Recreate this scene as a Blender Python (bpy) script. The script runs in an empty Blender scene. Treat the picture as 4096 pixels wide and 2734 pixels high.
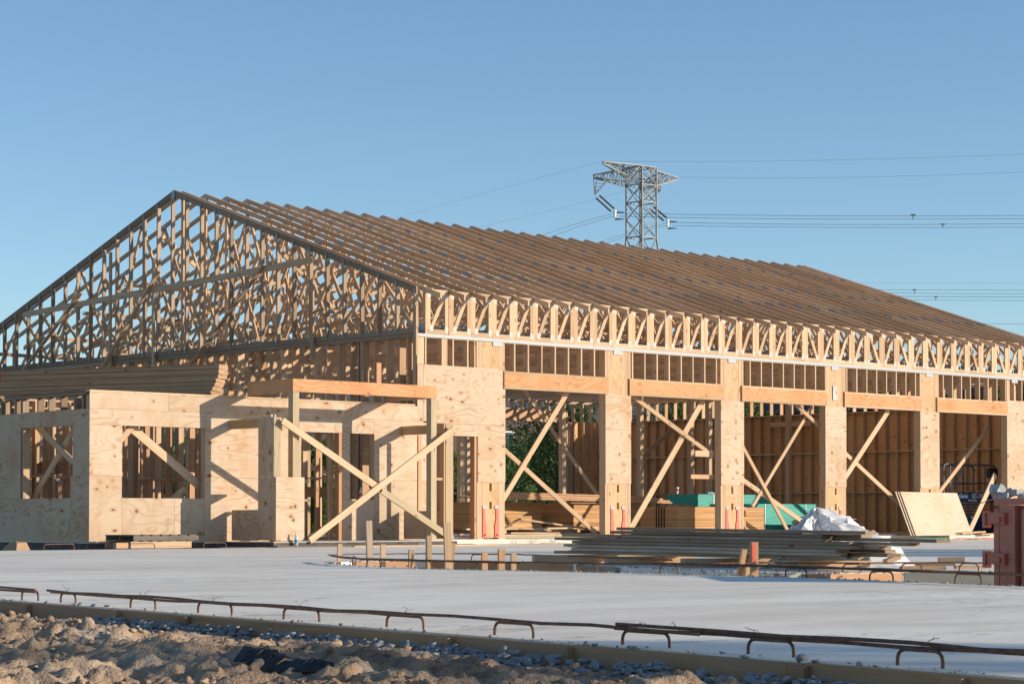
import bpy, bmesh, math, random
import numpy as np
from mathutils import Vector, Matrix
random.seed(7); np.random.seed(7)
S = bpy.context.scene
R = math.radians
# ------------------------------------------------------------------ camera
cam = bpy.data.objects.new('camera', bpy.data.cameras.new('camera'))
S.collection.objects.link(cam); S.camera = cam
cam.location = (-22.280, -35.064, 0.454)
cam.rotation_euler = (R(91.5), 0, R(46.9 - 90))
cam.data.sensor_width = 36; cam.data.lens = 36 * 8977 / 4096
cam.data.shift_x = 0; cam.data.shift_y = 467 / 4096
cam.data.clip_start = 0.1; cam.data.clip_end = 4000
# ------------------------------------------------------------------ light
SUN = Vector((0.775, -1.0, 0.335)).normalized()
EL = math.asin(SUN.z); AZ = math.atan2(SUN.x, SUN.y)
W = bpy.data.worlds.new('World'); S.world = W; W.use_nodes = True
nt = W.node_tree; bgn = nt.nodes['Background']
sky = nt.nodes.new('ShaderNodeTexSky'); sky.sky_type = 'NISHITA'; sky.sun_disc = False
sky.sun_elevation = EL; sky.sun_rotation = AZ
sky.altitude = 0; sky.air_density = 0.82; sky.dust_density = 0.15; sky.ozone_density = 3.8
wb = nt.nodes.new('ShaderNodeVectorMath'); wb.operation = 'MULTIPLY'; wb.inputs[1].default_value = (0.975, 0.905, 0.80)   # camera white balance
nt.links.new(sky.outputs[0], wb.inputs[0]); nt.links.new(wb.outputs[0], bgn.inputs[0]); bgn.inputs[1].default_value = 0.146
sun = bpy.data.objects.new('sun', bpy.data.lights.new('sun', 'SUN')); S.collection.objects.link(sun)
sun.data.energy = 4.1; sun.data.angle = R(0.53); sun.data.color = (1.0, 0.87, 0.70)
sun.rotation_euler = SUN.to_track_quat('Z', 'Y').to_euler()
S.view_settings.view_transform = 'Standard'; S.view_settings.look = 'None'
S.view_settings.exposure = 0.5; S.view_settings.gamma = 1
COL = S.collection

# ------------------------------------------------------------------ materials
def newmat(name):
    m = bpy.data.materials.new(name); m.use_nodes = True
    return m, m.node_tree, m.node_tree.nodes['Principled BSDF']
def N(nt, t, **k):
    n = nt.nodes.new(t)
    for a, b in k.items(): setattr(n, a, b)
    return n
def ramp(nt, fac, stops):
    r = N(nt, 'ShaderNodeValToRGB')
    while len(r.color_ramp.elements) < len(stops): r.color_ramp.elements.new(0.5)
    for e, (p, c) in zip(r.color_ramp.elements, stops):
        e.position = p; e.color = (c[0], c[1], c[2], 1) if not isinstance(c, (int, float)) else (c, c, c, 1)
    nt.links.new(fac, r.inputs[0]); return r.outputs[0]
def mixc(nt, fac, a, b, mode='MIX'):
    m = N(nt, 'ShaderNodeMix', data_type='RGBA', blend_type=mode)
    for inp, v in ((m.inputs[0], fac), (m.inputs[6], a), (m.inputs[7], b)):
        if hasattr(v, 'links') or isinstance(v, bpy.types.NodeSocket): nt.links.new(v, inp)
        elif isinstance(v, (int, float)): inp.default_value = v
        else: inp.default_value = (*v, 1)
    return m.outputs[2]
def mth(nt, op, a, b=None):
    m = N(nt, 'ShaderNodeMath', operation=op)
    for i, v in enumerate((a, b)):
        if v is None: continue
        if isinstance(v, (int, float)): m.inputs[i].default_value = v
        else: nt.links.new(v, m.inputs[i])
    return m.outputs[0]
def uvvec(nt, scale, rnd=True):
    tc = N(nt, 'ShaderNodeTexCoord'); v = tc.outputs['UV']
    if rnd:
        oi = N(nt, 'ShaderNodeObjectInfo')
        c = N(nt, 'ShaderNodeCombineXYZ')
        nt.links.new(mth(nt, 'MULTIPLY', oi.outputs['Random'], 97.0), c.inputs[0])
        nt.links.new(mth(nt, 'MULTIPLY', oi.outputs['Random'], 31.0), c.inputs[1])
        nt.links.new(mth(nt, 'MULTIPLY', oi.outputs['Random'], 57.0), c.inputs[2])
        a = N(nt, 'ShaderNodeVectorMath', operation='ADD')
        nt.links.new(v, a.inputs[0]); nt.links.new(c.outputs[0], a.inputs[1]); v = a.outputs[0]
    mp = N(nt, 'ShaderNodeVectorMath', operation='MULTIPLY'); mp.inputs[1].default_value = scale
    nt.links.new(v, mp.inputs[0]); return mp.outputs[0]
def noise(nt, vec, scale, detail=3, rough=.55, dist=0):
    n = N(nt, 'ShaderNodeTexNoise'); n.inputs['Scale'].default_value = scale
    n.inputs['Detail'].default_value = detail; n.inputs['Roughness'].default_value = rough
    n.inputs['Distortion'].default_value = dist
    if vec is not None: nt.links.new(vec, n.inputs['Vector'])
    return n.outputs[0]
def bump(nt, b, h, strength, dist):
    n = N(nt, 'ShaderNodeBump'); n.inputs['Strength'].default_value = strength; n.inputs['Distance'].default_value = dist
    nt.links.new(h, n.inputs['Height']); nt.links.new(n.outputs[0], b.inputs['Normal'])
def tint(nt):
    a = N(nt, 'ShaderNodeAttribute', attribute_name='tint'); return a.outputs['Fac']

def wood(name, light, dark, knot=(.16, .07, .03), var=.35, knots=True, weather=None, grainw=.5):
    m, nt, b = newmat(name)
    v = uvvec(nt, (1.0, 1.0, 1.0))
    vg = uvvec(nt, (1.1, 26.0, 1.0))
    g = noise(nt, vg, 1.0, 4, .6, .6)
    big = noise(nt, uvvec(nt, (.8, 3.0, 1)), 1.0, 2)
    c = ramp(nt, g, [(.30, dark), (.62, light)])
    c = mixc(nt, mth(nt, 'MULTIPLY', big, grainw), c, dark)
    if knots:
        vo = N(nt, 'ShaderNodeTexVoronoi'); vo.inputs['Scale'].default_value = 1.0
        nt.links.new(uvvec(nt, (3.0, 9.0, 1)), vo.inputs['Vector'])
        k = ramp(nt, vo.outputs['Distance'], [(.10, 1.0), (.19, 0.0)])
        sel = mth(nt, 'GREATER_THAN', noise(nt, uvvec(nt, (1.7, 1.7, 1)), 1.0, 0), .52)
        c = mixc(nt, mth(nt, 'MULTIPLY', k, mth(nt, 'MULTIPLY', sel, .8)), c, knot)
    if weather:
        w = ramp(nt, noise(nt, uvvec(nt, (1.2, 9, 1)), 1.0, 4, .7), [(.48, 0.0), (.68, .9)])
        c = mixc(nt, w, c, weather)
    # each board has its own tone
    oi = N(nt, 'ShaderNodeObjectInfo')
    t = mth(nt, 'FRACT', mth(nt, 'ADD', tint(nt), mth(nt, 'MULTIPLY', oi.outputs['Random'], 3.7)))
    t = mth(nt, 'ADD', mth(nt, 'MULTIPLY', t, var), 1.0 - var * .62)
    cc = N(nt, 'ShaderNodeCombineColor'); nt.links.new(t, cc.inputs[0]); nt.links.new(mth(nt, 'POWER', t, 1.15), cc.inputs[1]); nt.links.new(mth(nt, 'POWER', t, 1.35), cc.inputs[2])
    c = mixc(nt, 1.0, c, cc.outputs[0], 'MULTIPLY')
    nt.links.new(c, b.inputs['Base Color']); b.inputs['Roughness'].default_value = .72
    b.inputs['Specular IOR Level'].default_value = .25
    return m
def plywood(name, base, vein, knot=(.27, .12, .045), var=.12, str_=.8, knotamt=.8):
    m, nt, b = newmat(name)
    # rotary-cut veneer: contour rings around drawn-out hills, plus fine grain
    hill = noise(nt, uvvec(nt, (.55, 1.5, 1)), 1.0, 2.5, .5, .35)
    fr = mth(nt, 'FRACT', mth(nt, 'MULTIPLY', hill, 15.0))
    lines = ramp(nt, fr, [(.0, .0), (.45, .12), (.80, .95), (.90, .15), (1.0, .0)])
    mask = ramp(nt, noise(nt, uvvec(nt, (.9, 1.6, 1)), 1.0, 2), [(.36, .12), (.62, 1.0)])
    f = mth(nt, 'MULTIPLY', mth(nt, 'MULTIPLY', lines, mask), str_)
    fine = noise(nt, uvvec(nt, (1.5, 38, 1)), 1.0, 3)
    c = mixc(nt, f, base, vein)
    c = mixc(nt, mth(nt, 'MULTIPLY', fine, .22), c, vein)
    blot = ramp(nt, noise(nt, uvvec(nt, (1.6, 1.0, 1)), 1.0, 3, .6), [(.48, 0.0), (.70, .55)])
    c = mixc(nt, blot, c, tuple(x * y for x, y in zip(vein, (1.2, 1.05, .9))))
    # knots, many of them in upright rows, with a brown halo
    for sc_, amt, rnd_ in (((2.6, 5.2, 1), .30, .5), ((3.6, 3.9, 1), .20, 1.0), ((6.0, 6.5, 1), .12, 1.0)):
        vo = N(nt, 'ShaderNodeTexVoronoi'); vo.inputs['Randomness'].default_value = rnd_; vo.inputs['Scale'].default_value = 1.0
        nt.links.new(uvvec(nt, sc_), vo.inputs['Vector'])
        sep = N(nt, 'ShaderNodeSeparateColor'); nt.links.new(vo.outputs['Color'], sep.inputs[0])
        sel = mth(nt, 'GREATER_THAN', sep.outputs[0], 1 - amt * 1.3 * knotamt)
        halo = ramp(nt, vo.outputs['Distance'], [(.09, .75), (.33, 0.0)])
        core = ramp(nt, vo.outputs['Distance'], [(.085, 1.0), (.135, 0.0)])
        c = mixc(nt, mth(nt, 'MULTIPLY', halo, mth(nt, 'MULTIPLY', sel, .85)), c, tuple(x * y for x, y in zip(vein, (1.0, .88, .75))))
        c = mixc(nt, mth(nt, 'MULTIPLY', core, sel), c, knot)
    oi = N(nt, 'ShaderNodeObjectInfo')
    t = mth(nt, 'FRACT', mth(nt, 'ADD', tint(nt), mth(nt, 'MULTIPLY', oi.outputs['Random'], 3.7)))
    t = mth(nt, 'ADD', mth(nt, 'MULTIPLY', t, var), 1.0 - var * .6)
    cc = N(nt, 'ShaderNodeCombineColor'); nt.links.new(t, cc.inputs[0]); nt.links.new(t, cc.inputs[1]); nt.links.new(mth(nt, 'POWER', t, 1.3), cc.inputs[2])
    c = mixc(nt, 1.0, c, cc.outputs[0], 'MULTIPLY')
    nt.links.new(c, b.inputs['Base Color']); b.inputs['Roughness'].default_value = .68
    b.inputs['Specular IOR Level'].default_value = .25
    return m
def plain(name, col, rough=.6, metal=0, spec=.4, nz=.25, nscale=6, objc=True):
    m, nt, b = newmat(name)
    tc = N(nt, 'ShaderNodeTexCoord')
    n = noise(nt, tc.outputs['Object'], nscale, 4, .6)
    c = ramp(nt, n, [(.3, tuple(x * (1 - nz) for x in col)), (.7, tuple(min(1, x * (1 + nz * .6)) for x in col))])
    nt.links.new(c, b.inputs['Base Color'])
    b.inputs['Roughness'].default_value = rough; b.inputs['Metallic'].default_value = metal
    b.inputs['Specular IOR Level'].default_value = spec
    return m
M = {}
M['lumber'] = wood('lumber', (.62, .45, .30), (.46, .30, .17), var=.34)
M['truss'] = wood('truss_lumber', (.72, .49, .30), (.54, .34, .19), var=.34)
M['joist'] = wood('joist_lumber', (.60, .40, .25), (.44, .27, .155), var=.4)
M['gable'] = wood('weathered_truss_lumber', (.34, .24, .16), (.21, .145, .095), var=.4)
M['stud2'] = wood('red_lumber', (.62, .38, .22), (.46, .26, .14), var=.3)
M['treated'] = wood('treated_lumber', (.52, .42, .275), (.39, .30, .18), knot=(.2, .12, .05), var=.2)
M['old'] = wood('weathered_lumber', (.50, .36, .24), (.25, .175, .12), knot=(.05, .035, .025), var=.7, weather=(.36, .32, .28))
M['form'] = wood('form_lumber', (.50, .29, .15), (.34, .19, .10), var=.3, weather=(.36, .23, .15), knots=True)
M['plyk'] = plywood('knotty_plywood', (.565, .445, .325), (.40, .245, .135), knot=(.14, .065, .03), str_=.8, knotamt=1.9)
M['plyclean'] = plywood('clean_plywood', (.62, .50, .37), (.47, .33, .21), str_=.6, knotamt=0.0)
M['header'] = plywood('laminated_header', (.56, .31, .15), (.41, .18, .07), var=.15, str_=.9, knotamt=.35)
M['ply'] = plywood('plywood', (.565, .445, .325), (.40, .245, .135), knot=(.16, .075, .035), str_=.8, knotamt=1.0)
M['plydark'] = plywood('plywood_inner', (.72, .44, .21), (.50, .28, .12), var=.35)
M['lvl'] = plywood('strand_panel', (.55, .37, .21), (.38, .22, .105), var=.2, str_=.9, knotamt=.15)
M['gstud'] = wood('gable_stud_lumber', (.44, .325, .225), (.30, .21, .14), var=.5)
M['galv'] = plain('galvanised', (.38, .40, .41), .5, 0.0, .4, .2, 30)
M['gusset'] = None

def gusset():
    m, nt, b = newmat('gusset_plate')
    w = N(nt, 'ShaderNodeTexWave', bands_direction='X'); w.inputs['Scale'].default_value = 9
    nt.links.new(uvvec(nt, (1, 1, 1), False), w.inputs['Vector'])
    c = ramp(nt, w.outputs[0], [(.35, (.42, .41, .40)), (.6, (.17, .165, .16))])
    nt.links.new(c, b.inputs['Base Color']); b.inputs['Metallic'].default_value = .4; b.inputs['Roughness'].default_value = .45
    return m
M['gusset'] = gusset()

def concrete(name, base, streak, rough, wet=False):
    m, nt, b = newmat(name)
    tc = N(nt, 'ShaderNodeTexCoord')
    def mapped(rot, sc):
        mp = N(nt, 'ShaderNodeMapping'); nt.links.new(tc.outputs['Object'], mp.inputs[0])
        mp.inputs['Rotation'].default_value = (0, 0, R(rot)); mp.inputs['Scale'].default_value = sc; return mp.outputs[0]
    v0 = mapped(43, (.16, .42, 1)); n0 = noise(nt, v0, 1.0, 4, .6, .5)           # broad bull-float passes
    v1 = mapped(40, (.35, 1.3, 1)); n1 = noise(nt, v1, 1.0, 6, .68, .4)
    v2 = mapped(47, (1.6, 4.0, 1)); n2 = noise(nt, v2, 1.0, 5, .7, .3)
    n3 = noise(nt, tc.outputs['Object'], 38.0, 3, .6)
    c = ramp(nt, n0, [(.38, streak), (.60, base)])
    c = mixc(nt, ramp(nt, n1, [(.44, .0), (.62, .8)]), c, tuple(x * y for x, y in zip(streak, (.87, .85, .82))))
    c = mixc(nt, mth(nt, 'MULTIPLY', ramp(nt, n2, [(.5, 0.0), (.7, .8)]), .4), c, tuple(x * .80 for x in base))
    # dragged paste and boot scuffs: dark broken marks in a few places
    v4 = mapped(41, (1.1, 2.3, 1)); dr = noise(nt, v4, 2.4, 8, .80, .2)
    gate = ramp(nt, noise(nt, mapped(43, (.22, .5, 1)), 1.0, 2), [(.50, 0.0), (.58, 1.0)])
    c = mixc(nt, mth(nt, 'MULTIPLY', ramp(nt, dr, [(.55, 0.0), (.59, .8)]), gate), c, tuple(x * .42 for x in base))
    v5 = N(nt, 'ShaderNodeTexVoronoi'); v5.inputs['Scale'].default_value = 2.2; nt.links.new(tc.outputs['Object'], v5.inputs['Vector'])
    c = mixc(nt, mth(nt, 'MULTIPLY', mth(nt, 'LESS_THAN', v5.outputs['Distance'], .045), .6), c, (.16, .13, .10))
    nt.links.new(c, b.inputs['Base Color'])
    b.inputs['Roughness'].default_value = rough; b.inputs['Specular IOR Level'].default_value = .3
    h = mth(nt, 'ADD', mth(nt, 'MULTIPLY', n2, .5), mth(nt, 'MULTIPLY', n3, .12))
    bump(nt, b, h, .35, .01)
    return m
M['paving'] = concrete('fresh_concrete', (.93, .87, .755), (.81, .745, .645), .75)
M['slab'] = concrete('slab_concrete', (.70, .66, .60), (.58, .54, .48), .7)
M['curb'] = concrete('rough_concrete', (.46, .45, .38), (.34, .33, .28), .8)

# ------------------------------------------------------------------ mesh builder
class MB:
    def __init__(s): s.v = []; s.f = []; s.uv = []; s.t = []; s.mi = []; s.m = 0
    def hexa(s, P, L, Wd, T, tint=None):
        """P: 8 corners, first 4 = start cross-section (ccw), last 4 = end; L,Wd,T sizes for UV"""
        b = len(s.v); s.v += [tuple(p) for p in P]
        ou, ov = random.random() * 50, random.random() * 50
        tn = random.random() if tint is None else tint
        fs = [((0, 1, 5, 4), L, Wd), ((1, 2, 6, 5), L, T), ((2, 3, 7, 6), L, Wd), ((3, 0, 4, 7), L, T), ((3, 2, 1, 0), T, Wd), ((4, 5, 6, 7), Wd, T)]
        for k, (q, lu, lv) in enumerate(fs):
            s.f.append(tuple(b + i for i in q)); vo = ov + k * .37
            if k < 4: s.uv += [(ou, vo), (ou, vo + lv), (ou + lu, vo + lv), (ou + lu, vo)]
            else: s.uv += [(ou, vo), (ou + .02, vo), (ou + .02, vo + lv), (ou, vo + lv)]
            s.t.append(tn); s.mi.append(s.m)
    def box(s, x0, x1, y0, y1, z0, z1, along=None, tint=None):
        d = (x1 - x0, y1 - y0, z1 - z0)
        a = along if along is not None else max(range(3), key=lambda i: d[i])
        c = [(x0, x1), (y0, y1), (z0, z1)]
        u, w = [(1, 2), (2, 0), (0, 1)][a]
        P = []
        for e in (0, 1):
            for (i, j) in ((0, 0), (1, 0), (1, 1), (0, 1)):
                p = [0, 0, 0]; p[a] = c[a][e]; p[u] = c[u][i]; p[w] = c[w][j]; P.append(p)
        s.hexa(P, d[a], d[u], d[w], tint)
    def beam(s, p0, p1, w, t, n=(0, 1, 0), tint=None, ext=0):
        """board p0->p1, wide w in the plane perpendicular to n, t thick along n"""
        p0 = Vector(p0); p1 = Vector(p1); d = (p1 - p0); L = d.length; d.normalize()
        n = Vector(n); sv = d.cross(n).normalized(); n = sv.cross(d).normalized()
        p0 = p0 - d * ext; p1 = p1 + d * ext
        P = []
        for p in (p0, p1):
            for a, b in ((-1, -1), (1, -1), (1, 1), (-1, 1)): P.append(p + sv * (a * w / 2) + n * (b * t / 2))
        s.hexa(P, L, w, t, tint)
    def tube(s, pts, r, k=8, cap=True):
        pts = [Vector(p) for p in pts]; b = len(s.v); up = Vector((0, 0, 1)); rr = r if hasattr(r, '__len__') else [r] * len(pts)
        u = None
        for i, p in enumerate(pts):
            d = (pts[min(i + 1, len(pts) - 1)] - pts[max(i - 1, 0)]).normalized()
            if u is None: u = d.cross(up if abs(d.z) < .9 else Vector((1, 0, 0))).normalized()
            else: u = (u - d * u.dot(d)).normalized()
            w = d.cross(u)
            for j in range(k):
                a = 2 * math.pi * j / k; s.v.append(tuple(p + (u * math.cos(a) + w * math.sin(a)) * rr[i]))
        tn = random.random()
        for i in range(len(pts) - 1):
            for j in range(k):
                s.f.append((b + i * k + j, b + i * k + (j + 1) % k, b + (i + 1) * k + (j + 1) % k, b + (i + 1) * k + j))
                s.uv += [(i * .3, j / k), (i * .3, (j + 1) / k), (i * .3 + .3, (j + 1) / k), (i * .3 + .3, j / k)]; s.t.append(tn); s.mi.append(s.m)
        if cap:
            for q in (tuple(b + j for j in reversed(range(k))), tuple(b + (len(pts) - 1) * k + j for j in range(k))):
                s.f.append(q); s.uv += [(0, 0)] * k; s.t.append(tn); s.mi.append(s.m)
    def lathe(s, prof, c=(0, 0, 0), k=20):
        s.tube([(c[0], c[1], c[2] + z) for r, z in prof], [max(r, .0005) for r, z in prof], k)
    def poly(s, pts, tn=.5):
        b = len(s.v); s.v += [tuple(p) for p in pts]; s.f.append(tuple(range(b, b + len(pts))))
        s.uv += [(p[0], p[1]) for p in pts]; s.t.append(tn); s.mi.append(s.m)
    def prism(s, pts2, f0, f1, tn=None):
        """pts2: 2D outline; f0,f1 map a 2D point to 3D (two faces)"""
        n = len(pts2); b = len(s.v); tn = random.random() if tn is None else tn
        s.v += [tuple(f0(p)) for p in pts2] + [tuple(f1(p)) for p in pts2]
        s.f.append(tuple(b + i for i in reversed(range(n)))); s.uv += [tuple(p) for p in reversed(pts2)]; s.t.append(tn); s.mi.append(s.m)
        s.f.append(tuple(b + n + i for i in range(n))); s.uv += [tuple(p) for p in pts2]; s.t.append(tn); s.mi.append(s.m)
        for i in range(n):
            j = (i + 1) % n
            s.f.append((b + i, b + j, b + n + j, b + n + i)); p, q = pts2[i], pts2[j]
            L = math.hypot(p[0] - q[0], p[1] - q[1]); s.uv += [(0, 0), (L, 0), (L, .02), (0, .02)]; s.t.append(tn); s.mi.append(s.m)
    def mesh(s, name, mats, off=(0, 0, 0), smooth=False):
        me = bpy.data.meshes.new(name)
        ox, oy, oz = off
        me.from_pydata([(x - ox, y - oy, z - oz) for x, y, z in s.v], [], s.f)
        uv = me.uv_layers.new(name='UVMap'); uv.data.foreach_set('uv', np.array(s.uv, dtype=np.float32).ravel())
        at = me.attributes.new('tint', 'FLOAT', 'FACE'); at.data.foreach_set('value', np.array(s.t, dtype=np.float32))
        for m in (mats if isinstance(mats, (list, tuple)) else [mats]): me.materials.append(m)
        me.polygons.foreach_set('material_index', np.array(s.mi, dtype=np.int32))
        if smooth: me.polygons.foreach_set('use_smooth', np.ones(len(s.f), dtype=bool))
        me.update(); return me
    def build(s, name, mat, parent=None, origin=None, smooth=False):
        off = wl(parent) if parent else (origin or (0, 0, 0))
        o = bpy.data.objects.new(name, s.mesh(name, mat, off, smooth)); COL.objects.link(o)
        if parent: o.parent = parent
        elif origin: o.location = origin
        if smooth:
            try: o.data.set_sharp_from_angle(angle=R(40))
            except Exception: pass
        return o
def wl(o):
    v = Vector((0, 0, 0))
    while o: v = v + Vector(o.location); o = o.parent
    return v
def tag(o, label=None, cat=None, group=None, kind=None):
    if label: o['label'] = label
    if cat: o['category'] = cat
    if group: o['group'] = group
    if kind: o['kind'] = kind
    return o
def empty(name, loc, label, cat, group=None):
    o = bpy.data.objects.new(name, None); COL.objects.link(o); o.location = loc; o.empty_display_size = .2
    return tag(o, label, cat, group)
def bx(name, mat, parent, *a, **k):
    m = MB(); m.box(*a, **k); return m.build(name, mat, parent)
def bm_(name, mat, parent, *a, **k):
    m = MB(); m.beam(*a, **k); return m.build(name, mat, parent)
def thing_mesh(name, mb, mat, origin, label, cat, group=None, smooth=False, kind=None):
    return tag(mb.build(name, mat, None, origin, smooth), label, cat, group, kind)
def copy_tree(o, parent=None):
    c = o.copy(); COL.objects.link(c); c.parent = parent
    for ch in list(o.children): copy_tree(ch, c)
    return c
def text_part(name, txt, size, mat, parent, loc, rot, extrude=.001, shear=0, bold=0.0):
    cu = bpy.data.curves.new(name, 'FONT'); cu.body = txt; cu.size = size; cu.extrude = extrude; cu.shear = shear; cu.offset = bold
    to = bpy.data.objects.new('tmp', cu); COL.objects.link(to)
    bpy.context.view_layer.update()
    me = bpy.data.meshes.new_from_object(to.evaluated_get(bpy.context.evaluated_depsgraph_get()))
    bpy.data.objects.remove(to)
    me.materials.clear(); me.materials.append(mat)
    o = bpy.data.objects.new(name, me); COL.objects.link(o); o.parent = parent
    p = wl(parent); o.location = (loc[0] - p.x, loc[1] - p.y, loc[2] - p.z); o.rotation_euler = rot
    return o

exec_order = []
# ================================================================== SETTING
P = -0.1       # level of the concrete paving; the building slab is at 0
def xedge(y): return -14.4 + (y + 21.6) * 0.138
# ground sheet to the horizon
def ground():
    m, nt, b = newmat('dry_ground')
    tc = N(nt, 'ShaderNodeTexCoord')
    n = noise(nt, tc.outputs['Object'], .15, 5, .6); n2 = noise(nt, tc.outputs['Object'], 3, 5, .6)
    c = ramp(nt, n, [(.4, (.46, .35, .25)), (.66, (.30, .25, .15))])
    c = mixc(nt, mth(nt, 'MULTIPLY', n2, .5), c, (.30, .24, .17))
    nt.links.new(c, b.inputs['Base Color']); b.inputs['Roughness'].default_value = .95
    mb = MB(); mb.poly([(-900, -900, -.45), (900, -900, -.45), (900, 900, -.45), (-900, 900, -.45)])
    tag(mb.build('ground', m), kind='structure')
ground()
ISL = [(-4.9, -13.2), (-5.5, -14.0), (-6.0, -15.2), (-6.3, -16.7), (-6.2, -18.0), (-6.12, -19.0), (-6.05, -20.0), (-6.1, -21.7), (-6.45, -23.0), (-6.8, -24.2), (-7.1, -25.2), (-7.3, -27),
       (-2.0, -27), (-1.8, -22.7), (-3.0, -21.6), (-3.7, -21.02), (-4.6, -20.85), (-4.95, -20.6), (-5.0, -20.2), (-4.5, -18.6), (-3.7, -16.8), (-3.2, -15.6), (-3.1, -14.4), (-3.2, -13.5), (-3.6, -13.0), (-4.2, -12.85)]
def paving():
    ys = [-50, -45, -40, -35, -30.3, -26, -21.6, -16, -10, -5]
    outer = [(xedge(y), y) for y in ys] + [(-10.5, -1.6), (2.3, -1.6), (2.9, -1.3), (2.9, -.01), (60, -.01), (60, -50)]
    bm = bmesh.new()
    def loop(pts, z):
        vs = [bm.verts.new((x, y, z)) for x, y in pts]
        return [bm.edges.new((vs[i], vs[(i + 1) % len(vs)])) for i in range(len(vs))]
    e = loop(outer, P) + loop(ISL, P)
    bmesh.ops.triangle_fill(bm, edges=e, use_beauty=True, use_dissolve=False)
    for f in bm.faces:
        if f.normal.z < 0: f.normal_flip()
    # side walls
    for pts, s in ((outer, 1), (ISL, -1)):
        for i in range(len(pts)):
            (x0, y0), (x1, y1) = pts[i], pts[(i + 1) % len(pts)]
            v = [bm.verts.new(p) for p in ((x0, y0, P), (x1, y1, P), (x1, y1, P - .32), (x0, y0, P - .32))]
            bm.faces.new(v)
    me = bpy.data.meshes.new('paving'); bm.to_mesh(me); bm.free(); me.materials.append(M['paving'])
    o = bpy.data.objects.new('paving', me); COL.objects.link(o); tag(o, kind='structure')
paving()
mb = MB()
mb.box(7.80, 31.3, -.03, 17.9, -.40, 0, tint=.5)
mb.box(-.03, 7.80, -.03, 17.9, -.012, 0, tint=.5)
mb.box(3.05, 7.62, -1.50, -.03, -.012, 0, tint=.5)
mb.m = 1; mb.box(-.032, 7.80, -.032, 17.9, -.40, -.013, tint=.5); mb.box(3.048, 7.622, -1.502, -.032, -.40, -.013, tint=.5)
M['slabedge'] = plain('dark_slab_edge', (.10, .085, .08), .85, nz=.5, nscale=7)  # annex and porch slab sides are coloured darker than the slab top
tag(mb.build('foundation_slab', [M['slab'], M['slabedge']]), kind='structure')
mb = MB(); mb.box(-40, 60, 17.9, 24, -.44, -.08, tint=.5)
tag(mb.build('rear_pavement', M['slab']), kind='structure')
mb = MB(); mb.poly([(x, y, -.38) for x, y in ISL])
M['soil'] = plain('soil', (.30, .22, .16), .95, nz=.4, nscale=9)
tag(mb.build('island_soil', M['soil']), kind='structure')

# ================================================================== MAIN BUILDING
B = empty('timber_building', (7.86, 0, 0), 'large unfinished timber framed building with open garage bays under bare gable roof trusses', 'building')
SL = .3342; ZB = 4.26; ZT = 5.22; HALF = 8.758; SPAN = 2 * HALF
def ztop(y):
    y = min(y, SPAN - y); return ZT + SL * y
def chordseg(mb, y0, y1, x, t, w=.106):
    # top chord piece whose upper face follows the roof line
    P_ = []
    for y in (y0, y1):
        zt = (ZT + SL * y) if (y0 + y1) / 2 < HALF else (ZT + SL * (SPAN - y))
        P_ += [(x - t / 2, y, zt - w), (x + t / 2, y, zt - w), (x + t / 2, y, zt), (x - t / 2, y, zt)]
    L = math.hypot(y1 - y0, (y1 - y0) * SL)
    mb.hexa([P_[0], P_[1], P_[2], P_[3], P_[4], P_[5], P_[6], P_[7]], L, t, w)
def plate(mb, x, y, z, w, h, ang=0):
    mb.m = 1
    c, s_ = math.cos(ang), math.sin(ang)
    for sx in (-.0225, .0225):
        q = []
        for a, b_ in ((-w / 2, -h / 2), (w / 2, -h / 2), (w / 2, h / 2), (-w / 2, h / 2)):
            q.append((x + sx, y + a * c - b_ * s_, z + a * s_ + b_ * c))
        b0 = len(mb.v); mb.v += q; mb.f.append((b0, b0 + 1, b0 + 2, b0 + 3))
        mb.uv += [(0, 0), (w * 3, 0), (w * 3, h), (0, h)]; mb.t.append(.5); mb.mi.append(1)
    mb.m = 0
def webs(flip=False):
    """panel points of a common truss (half), mirrored by the caller"""
    bot = [0.35, 3.05, 5.75, 8.758]
    top = [1.55, 4.37, 7.05]
    return [(bot[0], 'b', top[0], 't'), (top[0], 't', bot[1], 'b'), (bot[1], 'b', top[1], 't'), (top[1], 't', bot[2], 'b'), (bot[2], 'b', top[2], 't'), (top[2], 't', bot[3], 'b')]
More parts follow.
